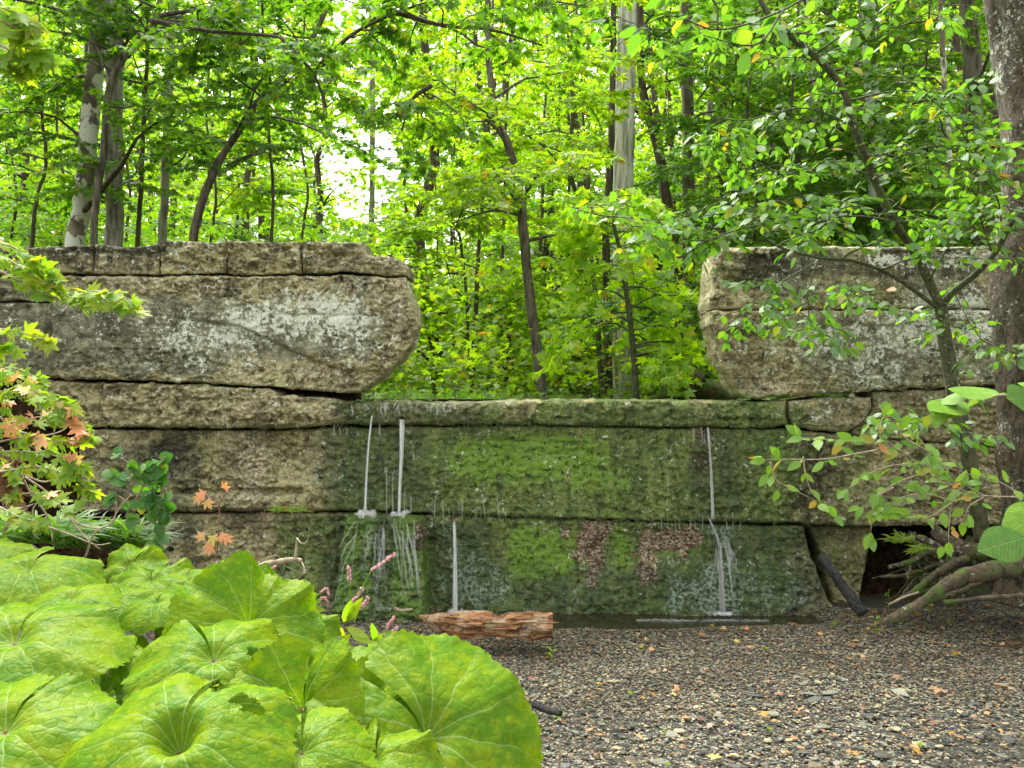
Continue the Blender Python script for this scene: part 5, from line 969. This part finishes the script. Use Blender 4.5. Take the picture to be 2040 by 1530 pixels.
# ------------------------------------------------------------------ left foreground: maple sprays
def spray(name, label, cat, pts_list, meshes, r, size, start=.1, step=1.1, pickp=None, upv=(0, -.6, .85), mat=B_TWIG, rad=(.004, .0012), droop=.4, loc=None, wig=.5, pair=True):
    root = thing(name, W(*pts_list[0][0]) if loc is None else loc, label, cat); L = Leaves()
    for pts in pts_list:
        B = smooth_path(WP(pts), 16); g = G(); V, f, c = tube(B, np.linspace(*rad, 16), 6); g.add(V, f, c); g.obj('stem', mat, root); twig_leaves(L, B, r, size, pair=pair, step=step, droop=droop, wig=wig, start=start)
    p, t, up, ro, sz, to = L.arr(r); up = norm(np.array(upv)+r.normal(0, .3, up.shape)); k = np.arange(len(p)) % 4 if pickp is None else [pickp(q, r) for q in p]
    leaf_objects(root, meshes, p, t, up, ro, sz, pick=k); return root
r = np.random.default_rng(71)
spray('maple_branch', 'bright maple branch reaching in from the left edge before the dam, at mid height', 'branch',
      [[(-80, 500, 3.2), (0, 510, 3.1), (60, 545, 3.0), (120, 580, 3.0), (200, 600, 2.95), (260, 610, 2.9)], [(-60, 470, 3.1), (20, 490, 3.0), (70, 520, 3.0), (110, 555, 3.0)], [(0, 540, 3.0), (50, 565, 3.0), (100, 590, 3.0), (160, 605, 3.0)], [(150, 590, 3.0), (200, 580, 2.95), (265, 598, 2.9)],
       [(-60, 650, 3.1), (0, 655, 3.1), (50, 665, 3.0), (90, 680, 3.0)], [(-60, 680, 3.1), (-10, 690, 3.1), (30, 700, 3.1)]], ML_MAPLE, r, .05, droop=.3, step=.66)
spray('maple_branch', 'sunlit maple leaves hanging at the top left corner', 'branch',
      [[(-80, 20, 3.0), (0, 40, 2.9), (50, 70, 2.9), (90, 110, 2.9)], [(-60, 60, 3.0), (0, 90, 2.9), (50, 120, 2.9)], [(-60, 0, 3.0), (20, 20, 2.9), (60, 40, 2.9)], [(-60, 110, 3.0), (0, 120, 2.9), (30, 140, 2.9)]], ML_MAPLE, r, .075, droop=.6, step=.55)
def pk_or(q, r): 
    a = r.random(); py = 765-(q[2]-CAMZ)/q[1]*F; h = .36*math.exp(-((py-840)/60)**2)+.06
    return int(r.integers(4, 8)) if a < h else int(r.integers(0, 4))
spray('maple_sapling', 'young maple turning pink and orange at the left edge, above the big leaves', 'tree',
      [[(-60, 740, 3.3), (0, 745, 3.2), (40, 760, 3.1), (60, 790, 3.1)], [(-40, 800, 3.2), (40, 770, 3.1), (90, 790, 3.0), (150, 815, 3.0)], [(-40, 860, 3.2), (30, 840, 3.1), (100, 830, 3.0), (160, 850, 3.0)], [(0, 880, 3.1), (60, 870, 3.1), (120, 880, 3.0), (180, 870, 3.0)],
       [(0, 900, 3.1), (60, 900, 3.1), (120, 910, 3.0), (160, 930, 3.0)], [(-30, 760, 3.2), (10, 790, 3.2), (20, 830, 3.2)], [(0, 940, 3.2), (80, 930, 3.1), (140, 950, 3.0), (180, 980, 3.0)], [(-30, 900, 3.3), (20, 930, 3.3), (30, 990, 3.3)], [(0, 1010, 3.2), (40, 1030, 3.1), (80, 1040, 3.0)], [(60, 980, 3.1), (100, 990, 3.1), (140, 1010, 3.0)],
       [(-50, 720, 3.4), (0, 730, 3.4), (50, 740, 3.4), (80, 760, 3.4)]], ML_MAPLE+ML_OR, r, .047, step=.62, pickp=pk_or, droop=.45)
# bare arching canes
canes = [[(10, 1055), (30, 1000), (28, 920), (35, 850), (20, 825), (-10, 812)], [(-10, 885), (30, 925), (60, 980), (95, 1030), (105, 1080)], [(30, 985), (80, 985), (120, 1010), (160, 1045), (210, 1050), (240, 1010), (262, 985)], [(45, 945), (90, 960), (120, 940), (125, 900)], [(50, 950), (100, 985), (130, 1020), (170, 1070), (200, 1095)],
         [(25, 1035), (80, 1045), (140, 1065), (190, 1085), (220, 1082)], [(38, 860), (80, 868), (120, 860), (145, 840)], [(35, 905), (70, 925), (110, 950)], [(170, 1110), (190, 1060), (225, 1040), (232, 1000)], [(70, 1070), (65, 1020), (75, 1000)], [(0, 830), (15, 845), (40, 862), (60, 900)]]
for i, c_ in enumerate(canes):
    B = smooth_path([W(x, y, 3.4-.02*i) for x, y in c_], 24); g = G(); V, f, cc = tube(B, np.linspace(.0075 if i < 2 else .0042, .002, 24), 7, .1, 40); g.add(V, f, cc)
    if i == 0: cr = thing('bramble_canes', B[0], 'tangle of bare tan arching canes beside the pink-orange maple', 'shrub')
    g.obj('cane', B_TWIG, cr)
# shrivelled brown leaves on the canes
g = [ (15, 915), (20, 960), (30, 1000), (10, 1000), (35, 960), (8, 940) ]
MD = leaf_meshes('leaf', NEAR_V*[1, 1, 3], NEAR_F, L_DEAD, 3)
root = thing('withered_leaves', W(20, 890, 3.35), 'withered brown leaf cluster hanging from the canes at the left edge', 'leaves')
n_ = 22; p_ = np.array([W(rr.uniform(-5, 38), rr.uniform(885, 1015), 3.35+rr.uniform(-.05, .05)) for _ in range(n_)]); leaf_objects(root, MD, p_, rr.normal(0, .4, (n_, 3))+[0, 0, -1], rr.normal(0, 1, (n_, 3)), rr.normal(0, 1, n_), np.full(n_, .06))

# round-leaved vine
HEART_V = star([(0, 1.0), (18, .88), (35, .78), (55, .74), (80, .66), (105, .62), (130, .58), (155, .5), (180, .22)]); HV, HF = fan(HEART_V)
L_VINE = leaf_mat('leaf_vine', [(0, (.04, .14, .02)), (.6, (.06, .19, .025)), (.93, (.09, .2, .03)), (1, (.35, .3, .03))], .4, .025); MH = leaf_meshes('leaf', HV, HF, L_VINE, 4)
r = np.random.default_rng(72)
spray('climbing_vine', 'green round-leaved vine looping up in front of the dam, left of the orange seedling', 'vine', [[(250, 1030, 3.9), (290, 960, 3.8), (285, 940, 3.8), (305, 920, 3.8), (304, 960, 3.8), (300, 1000, 3.8), (318, 1010, 3.75), (320, 1060, 3.75), (308, 1100, 3.7)], [(285, 940, 3.8), (250, 955, 3.8), (225, 945, 3.8)], [(262, 1015, 3.8), (240, 990, 3.8), (225, 990, 3.8)], [(225, 905, 3.8), (245, 915, 3.8), (262, 925, 3.8)], [(300, 1000, 3.8), (330, 990, 3.8), (325, 960, 3.8)], [(318, 920, 3.8), (330, 910, 3.8), (320, 930, 3.8)], [(300, 980, 3.78), (275, 1000, 3.78), (265, 1030, 3.78)], [(318, 1040, 3.75), (300, 1020, 3.75), (330, 1010, 3.75)]],
      MH, r, .042, step=1.0, upv=(0, -.9, .5), droop=.3)
r = np.random.default_rng(73)
root = thing('maple_seedling', W(432, 1120, 3.9), 'tiny maple seedling with two tiers of peach-orange leaves before the dam', 'seedling')
g = G(); V, f, c = tube(smooth_path(WP([(420, 1150, 3.9), (432, 1100, 3.9), (436, 1050, 3.9), (436, 1010, 3.9), (420, 995, 3.9), (408, 985, 3.9)]), 20), .0028, 6); g.add(V, f, c); V, f, c = tube(WP([(436, 1010, 3.9), (447, 985, 3.9), (450, 978, 3.9)]), .002, 5); g.add(V, f, c); g.obj('stem', simple('red_stem', (.2, .08, .05), (.3, .14, .09), 30), root)
lp = np.array([W(x, y, 3.88) for x, y in [(405, 986), (398, 992), (412, 1000), (448, 972), (404, 1068), (424, 1070), (418, 1085), (440, 1068), (418, 1092), (450, 1072)]]); n_ = len(lp)
lt = np.array([(-1, -.2, .2), (-.8, -.3, -.6), (.6, -.3, -.7), (.3, -.3, .7), (-1, -.2, -.1), (.2, -.4, -.8), (-.3, -.5, -.9), (.9, -.3, -.5), (.1, -.5, -1), (.9, -.2, -.6)], float)
leaf_objects(root, ML_OR, lp, lt, np.tile([0, -1, .5], (n_, 1)).astype(float), np.zeros(n_), np.full(n_, .042))
# grassy tufts on the ledge and dark grass below the maple
def blades(name, label, cat, px, py, Y, n, ln, mat, spread, seed, wd=.006, kind=None, up=.6):
    r = np.random.default_rng(seed); root = thing(name, W(px, py, Y), label, cat); g = G()
    for i in range(n):
        b = W(px+r.uniform(-spread, spread), py+r.uniform(-3, 3), Y+r.uniform(-.05, .05)); a = r.uniform(0, 2*PI); d = np.array([math.cos(a), math.sin(a)*.5, r.uniform(up-.4, up+.4)]); l = ln*r.uniform(.5, 1.1)
        m_ = 5; q = np.linspace(0, 1, m_)[:, None]; P = b+norm(d)*l*q+np.array([0, 0, -l*.45])*q**2; s = norm(np.cross(norm(d), [0, -.6, .8]))*wd*np.sin(np.linspace(.35, PI, m_))[:, None]
        V = np.vstack([P-s, P+s]); i_ = np.arange(m_-1); g.add(V, np.stack([i_, i_+1, i_+1+m_, i_+m_], 1), tone=r.random())
    g.obj('blades', mat, root, kind='stuff'); return root
blades('grass_tuft', 'bright green grass tuft growing from the ledge joint left of the buttress', 'grass', 575, 1018, 5.85, 46, .13, L_BRIGHT, 32, 1)
blades('grass_clump', 'dark lush grass clump below the pink-orange maple', 'grass', 195, 1090, 4.2, 420, .34, L_DARK, 85, 2, .007, up=1.0)
blades('grass_clump', 'loose leafy grass at the foot of the bare canes', 'grass', 70, 1080, 3.9, 300, .32, L_MID, 60, 3, .008, up=.9)

# bare stick behind the leaves
def sticks(name, label, parts, mat, cat='stick', Yb=4.6):
    root = thing(name, W(*parts[0][0][0]), label, cat)
    for i, (pts, w0, w1) in enumerate(parts):
        B = smooth_path(WP(pts), 24); g = G(); V, f, c = tube(B, np.linspace(w0, w1, 24), 12, .30, 24, seed=i); g.add(V, f, c); g.obj('stem' if i == 0 else 'twig', mat, root)
    return root
sticks('bare_branch', 'forked pale dead branch lying above the big leaves, left of the buttress', [([(470, 1150, 3.6), (510, 1130, 3.7), (560, 1118, 3.8), (590, 1115, 3.85), (600, 1118, 3.85)], .014, .011), ([(588, 1115, 3.85), (590, 1090, 3.85), (592, 1072, 3.85)], .006, .004), ([(592, 1072, 3.85), (600, 1082, 3.8), (612, 1078, 3.8), (617, 1050, 3.8)], .003, .0015),
        ([(600, 1118, 3.85), (606, 1135, 3.8), (590, 1155, 3.8), (560, 1150, 3.8), (530, 1125, 3.8)], .0025, .001), ([(500, 1135, 3.7), (530, 1112, 3.7), (555, 1108, 3.8), (565, 1125, 3.8), (600, 1140, 3.8), (618, 1130, 3.8)], .002, .001), ([(420, 1120, 3.6), (480, 1122, 3.7), (530, 1118, 3.7)], .002, .001)], B_TWIG)
sticks('dry_stem', 'thin reddish forked dry stem standing against the bottom course, left of the bare branch', [([(505, 1140, 4.2), (515, 1080, 4.2), (525, 1040, 4.2), (522, 1020, 4.2)], .004, .002), ([(525, 1040, 4.2), (540, 1022, 4.2)], .002, .001), ([(525, 1040, 4.2), (528, 1010, 4.2)], .002, .001)], simple('red_twig', (.2, .09, .06), (.32, .2, .13), 40))

# knotweed with pink flower spikes
PINK = leaf_mat('knotweed_flower', [(0, (.62, .36, .38)), (.5, (.7, .5, .48)), (1, (.6, .25, .33))], .3, .04, (1, .9, .9))
MK = leaf_meshes('leaf', *oval(6, .16, .1, .3), L_MAPLE, 3)
def knot(label, stems, Y, seed, leaves=(), fl=.012):
    r = np.random.default_rng(seed); root = thing('knotweed', W(stems[0][0][0][0], stems[0][0][0][1], Y), label, 'wildflower', 'pink knotweed')
    for pts, fs in stems:
        B = smooth_path([W(x, y, Y) for x, y in pts], 20); g = G(); V, f, c = tube(B, np.linspace(.0025, .0015, 20), 5); g.add(V, f, c); g.obj('stem', L_MAPLE, root)
        Fp = smooth_path([W(x, y, Y) for x, y in fs], 14); g = G(); n = 75; k = r.random(n)*13; i = np.minimum(k.astype(int), 12); q = Fp[i]*(1-(k-i))[:, None]+Fp[i+1]*(k-i)[:, None]
        q += r.normal(0, 1, (n, 3))*fl*.32; t = r.normal(0, 1, (n, 3)); scatter(g, FAR_V*[1.2, 1, 1.5], FAR_F, q, t, r.normal(0, 1, (n, 3)), r.random(n), np.full(n, fl), r.random(n)); scatter(g, FAR_V*[1.2, 1, 1.5], FAR_F, q, -t, r.normal(0, 1, (n, 3)), r.random(n), np.full(n, fl), r.random(n)); g.obj('flower_spike', PINK, root, smooth=False)
    for (a, b, c, d) in leaves:
        p = W(a, b, Y); q = W(c, d, Y-.03); leaf_objects(root, MK, p[None], (q-p)[None], np.array([[.2, -.8, .5]]), np.zeros(1), np.array([np.linalg.norm(q-p)]))
knot('tall pink-spiked knotweed crossing in front of the buttress', [([(690, 1245), (696, 1200), (697, 1160)], [(697, 1158), (696, 1145), (694, 1128)]), ([(695, 1240), (712, 1190), (738, 1140)], [(740, 1135), (765, 1118), (787, 1103)]), ([(690, 1240), (700, 1215), (712, 1190)], [(700, 1200), (715, 1185), (723, 1170)]), ([(705, 1240), (715, 1215), (722, 1205)], [(720, 1212), (728, 1200), (733, 1190)])], 2.5, 1,
     [(684, 1240, 700, 1195), (690, 1238, 722, 1190), (690, 1250, 735, 1270), (680, 1260, 640, 1245), (700, 1265, 745, 1282), (685, 1275, 670, 1240), (665, 1290, 700, 1262), (660, 1290, 640, 1262), (690, 1290, 720, 1300)], .0055)
knot('leafy knotweed with drooping pink spikes right of the big leaves', [([(740, 1320), (755, 1280), (770, 1250)], [(770, 1250), (778, 1240), (786, 1228)]), ([(730, 1310), (745, 1290), (770, 1275)], [(765, 1270), (780, 1258), (790, 1250)])], 2.6, 2, [(735, 1300, 762, 1262), (740, 1310, 700, 1290), (735, 1320, 775, 1290), (750, 1280, 740, 1240), (760, 1265, 790, 1262), (730, 1330, 745, 1300), (745, 1330, 735, 1280)], .005)
knot('small knotweed with arching pale spikes left of the buttress', [([(600, 1225), (620, 1195), (640, 1180)], [(638, 1180), (650, 1172), (655, 1185)]), ([(595, 1220), (600, 1180), (610, 1165)], [(608, 1168), (615, 1178), (622, 1182)]), ([(560, 1180), (548, 1150), (545, 1140)], [(545, 1145), (542, 1135), (548, 1128)]), ([(610, 1220), (635, 1200), (640, 1192)], [(636, 1196), (645, 1190), (652, 1198)])], 2.9, 3,
     [(600, 1210, 570, 1190), (600, 1210, 640, 1195), (600, 1200, 585, 1170), (605, 1215, 650, 1215), (600, 1205, 625, 1180), (595, 1215, 560, 1210), (605, 1220, 630, 1235)], .0045)

# ------------------------------------------------------------------ log, sticks, seedlings and fallen leaves on the gravel
def rotten_log():
    m = M('rotten_wood'); v = m.world((.16, 1, 1)); w = m.world(); n = m.noise(v, 60, 6, .7); n2 = m.noise(w, 9, 5, .6)
    c = m.mix(m.step(n, .36, .6), (.08, .035, .016), (.44, .22, .09)); c = m.mix(m.step(n2, .52, .62), c, (.42, .31, .19)); c = m.mix(m.step(m.noise(m.world((.4, 1, 1)), 14, 5, .7), .58, .66), c, (.03, .02, .014))
    mat = m.principled(c, .8, m.bump(n, 1, .02))
    P = smooth_path(WP([(835, 1226, 5.25), (870, 1240, 5.2), (930, 1243, 5.15), (1000, 1243, 5.15), (1060, 1242, 5.15), (1100, 1243, 5.15)]), 90)
    rad = np.interp(np.linspace(0, 1, 90), [0, .08, .2, .35, .8, 1], [.004, .024, .052, .067, .071, .069])
    V, f, c = tube(P, rad, 44, 0); T = V[:-2].reshape(90, 44, 3); C0 = P[:, None, :]; D = T-C0
    Q = T.reshape(-1, 3)*[1.2, 5, 5]; k = fbm(Q, 4, 3.0, 2)*.35+facets(Q[:, 0]*3, np.arctan2(D[..., 2], D[..., 1]).ravel()*1.3, 2.0)[0]*.20
    k -= .55*np.exp(-(((T[..., 0].ravel()+.02-W(1000, 0, 5.15)[0])/.035)**2))*sstep(.3, 1, (D[..., 2]/(rad[:, None]+1e-6)).ravel())
    T = C0+D*(1+k.reshape(90, 44, 1)); T[..., 2] = np.maximum(T[..., 2], -.16); V = np.vstack([T.reshape(-1, 3), V[-2:]])
    g = G(); g.add(V, f, c); root = thing('rotten_log', (P[45][0], P[45][1], -.1), 'short rotten orange log with splintered surface lying on the gravel before the wall', 'log'); g.obj('wood', mat, root, smooth=False)
    for j in range(7):
        x = rng.uniform(.35, 1); i = int(x*85); p = P[i]+[0, -rad[i]*rng.uniform(.3, .9), rad[i]*rng.uniform(-.6, .9)]; L_ = rng.uniform(.08, .22); V, f, c = tube(smooth_path([p-[L_/2, 0, 0], p+[0, -.006, .003], p+[L_/2, 0, rng.uniform(-.01, .01)]], 8), .007*np.sin(np.linspace(.2, 3, 8))+.001, 5, .3, 30); g = G(); g.add(V, f, c); g.obj('splinter', mat, root, smooth=False)
rotten_log()
sticks('charred_plank', 'blackened half-burnt plank leaning on the lower right of the dam', [([(1634, 1106, 5.45), (1655, 1135, 5.4), (1680, 1170, 5.35), (1702, 1200, 5.3), (1718, 1224, 5.25)], .026, .04)], BLACKWOOD, 'plank')
sticks('black_stick', 'short black stick on the gravel right of the big leaves', [([(1064, 1402, 4.05), (1085, 1413, 4.0), (1118, 1422, 3.95)], .02, .015)], BLACKWOOD)
sticks('thin_stick', 'thin tan stick leaning at the lower edge beside the big bright leaf', [([(1110, 1480, 3.0), (1116, 1500, 3.0), (1112, 1540, 3.0)], .005, .006)], B_TWIG)
sticks('pale_stick', 'small pale stick on the gravel edge under the buttress', [([(785, 1212, 5.5), (800, 1216, 5.5), (822, 1214, 5.5)], .012, .008)], B_TWIG)
sticks('tan_stick', 'long thin tan stick lying under the tree roots at the right', [([(1770, 1205, 5.2), (1800, 1190, 5.2), (1830, 1180, 5.2)], .008, .006)], B_TWIG)
sticks('mossy_stump', 'mossy dark root stump at the back of the notch against the right abutment', [([(1330, 790, 7.2), (1360, 770, 7.2), (1400, 780, 7.2), (1460, 790, 7.2)], .11, .10), ([(1365, 780, 7.0), (1385, 757, 7.0), (1400, 750, 7.0)], .07, .05), ([(1300, 795, 7.1), (1340, 785, 7.1), (1380, 790, 7.0)], .03, .04)], bark('bark_stump', (.05, .03, .015), (.17, .11, .055), vs=.8, sc=14, moss=.75, bumpd=.03), 'stump')
# seedlings
MS = leaf_meshes('leaf', *oval(5, .26, .1, .2), L_BRIGHT, 3)
def seedling(px, py, Y, h, n, label, seed):
    r = np.random.default_rng(seed); b = W(px, py, Y); b[2] = float(terrain(b[:1], b[1:2])[0]); root = thing('seedling', b, label, 'seedling'); g = G(); V, f, c = tube(smooth_path([b, b+[.003, 0, h]], 6), .0016, 5); g.add(V, f, c); g.obj('stem', L_BRIGHT, root)
    k = r.uniform(.3, 1, n); p = b+np.stack([0*k, 0*k, k*h], 1); a = r.uniform(0, 2*PI, n); leaf_objects(root, MS, p, np.stack([np.cos(a), np.sin(a), .35+0*a], 1), np.tile([0, 0, 1.], (n, 1)), r.normal(0, .2, n), np.full(n, .03)*r.uniform(.7, 1.3, n))
seedling(1097, 1300, 4.9, .11, 14, 'bright green seedling on the gravel just below the right end of the log', 1)
seedling(868, 1262, 5.1, .04, 9, 'low seedling beside the left end of the log', 2)
seedling(935, 1352, 4.4, .06, 12, 'seedling on the gravel behind the edge of the big bright leaf', 3)
seedling(1114, 1400, 4.1, .035, 8, 'tiny seedling next to the short black stick', 4)
seedling(1745, 1200, 5.3, .12, 14, 'broad green seedling at the foot of the charred plank', 5)
seedling(1700, 1170, 5.6, .22, 14, 'taller green seedling in the hollow behind the charred plank', 6)
for q_, (a_, b_) in enumerate([(1810, 1150), (1850, 1175), (1770, 1130), (1900, 1120)]): seedling(a_, b_, 5.75, .2, 12, ['leafy seedling among the roots, centre one', 'leafy seedling low among the roots', 'leafy seedling by the edge of the dark hollow', 'leafy seedling under the upper roots'][q_], 30+q_)
seedling(1660, 1215, 5.5, .05, 6, 'tiny seedling left of the foot of the charred plank', 7)
for i, (px, py, Y) in enumerate([(1780, 1010, 5.7), (1800, 1060, 5.7), (1840, 1080, 5.6)]):
    blades('fern', ['upper', 'middle', 'lower'][i]+' green fern growing in the hollow beneath the right wall', 'fern', px, py+20, Y, 40, .16, L_BRIGHT, 20, 20+i, .009, up=.7)
# fallen leaves
colr = {'y': ML_YE, 'o': ML_OR, 'd': leaf_meshes('leaf', NEAR_V, NEAR_F, L_DEAD, 3), 'g': ML_MAPLE}
nm = {'y': 'yellow', 'o': 'orange', 'd': 'brown', 'g': 'green'}
FL = [(1518, 1421, 'y', .07, 'on the open gravel in the middle right'), (1425, 1505, 'o', .07, 'at the bottom edge among dark slates'), (1440, 1256, 'o', .045, 'near the pool edge, front one'), (1490, 1258, 'o', .05, 'near the pool edge, right of another'), (1465, 1280, 'y', .05, 'in front of the pair near the pool'), (1495, 1292, 'o', .06, 'just right of the front pair by the pool'),
      (1740, 1228, 'y', .06, 'at the foot of the charred plank'), (1830, 1232, 'y', .06, 'right of the charred plank'), (1900, 1216, 'g', .06, 'below the mossy root'), (1858, 1216, 'o', .05, 'just left of the green one by the root'), (1895, 1250, 'g', .06, 'on the gravel under the root tip'), (1580, 1251, 'd', .07, 'pale, on the gravel right of the pool'),
      (1635, 1309, 'y', .05, 'on the right gravel'), (1870, 1385, 'd', .1, 'curled, on the right gravel'), (1555, 1385, 'd', .06, 'on the middle gravel'), (1900, 1315, 'y', .05, 'at the far right gravel'), (2025, 1298, 'd', .08, 'red-brown, at the right edge'), (870, 1288, 'd', .05, 'under the left end of the log'), (1030, 1380, 'y', .07, 'beside the big bright leaf'),
      (1790, 1360, 'd', .06, 'pale, on the right gravel'), (1060, 1352, 'd', .07, 'pale curled, above the black stick'), (1400, 1268, 'd', .06, 'before the pool'), (1700, 1295, 'd', .09, 'dark, on the gravel below the plank'), (1970, 1225, 'y', .05, 'right of the root'), (1940, 1250, 'o', .04, 'in front of the root hole'), (1295, 1290, 'o', .045, 'on the gravel right of the log')]
for i, (px, py, k, s, w_) in enumerate(FL):
    Yd = (CAMZ+.085)*F/(py-765); b = W(px, py, Yd); b[2] = float(terrain(b[:1], b[1:2])[0])+.035; a = rr.uniform(0, 6.28)
    x, y, z = frames(b[None], np.array([[math.cos(a), math.sin(a), .1]]), np.array([[rr.normal(0, .2), -.3, 1.]]), np.zeros(1)); mt = Matrix([[x[0][j]*s*.7, y[0][j]*s*.7, z[0][j]*s*.7, b[j]] for j in range(3)]+[[0, 0, 0, 1]])
    me = colr[k][i % len(colr[k])]; link('fallen_leaf', me, None, mt, label='fallen %s leaf %s' % (nm[k], w_), category='leaf')
for i in range(90):
    px = rr.uniform(880, 2040); py = 1235+290*rr.random()**1.5; Yd = (CAMZ+.085)*F/(py-765); b = W(px, py, Yd)
    if px < 1120 and py > 1290: continue
    b[2] = float(terrain(b[:1], b[1:2])[0])+.03; a = rr.uniform(0, 6.28); k = 'yoddog'[int(rr.integers(0, 6))]; s_ = rr.uniform(.018, .034)
    x, y, z = frames(b[None], np.array([[math.cos(a), math.sin(a), rr.normal(0, .2)]]), np.array([[rr.normal(0, .3), -.3, 1.]]), np.zeros(1)); mt = Matrix([[x[0][j]*s_, y[0][j]*s_, z[0][j]*s_, b[j]] for j in range(3)]+[[0, 0, 0, 1]])
    link('fallen_leaf', colr[k][i % len(colr[k])], None, mt, label='tiny fallen leaf scattered on the open gravel', category='leaf', group='tiny fallen leaves on the gravel')
print('hero leaves', NL, 'trees', ntree, 'tris', sum(sum(len(p.vertices)-2 for p in m.polygons) if len(m.polygons) < 1 else int(len(m.loops)-2*len(m.polygons)) for m in bpy.data.meshes), 'objs', len(bpy.data.objects))
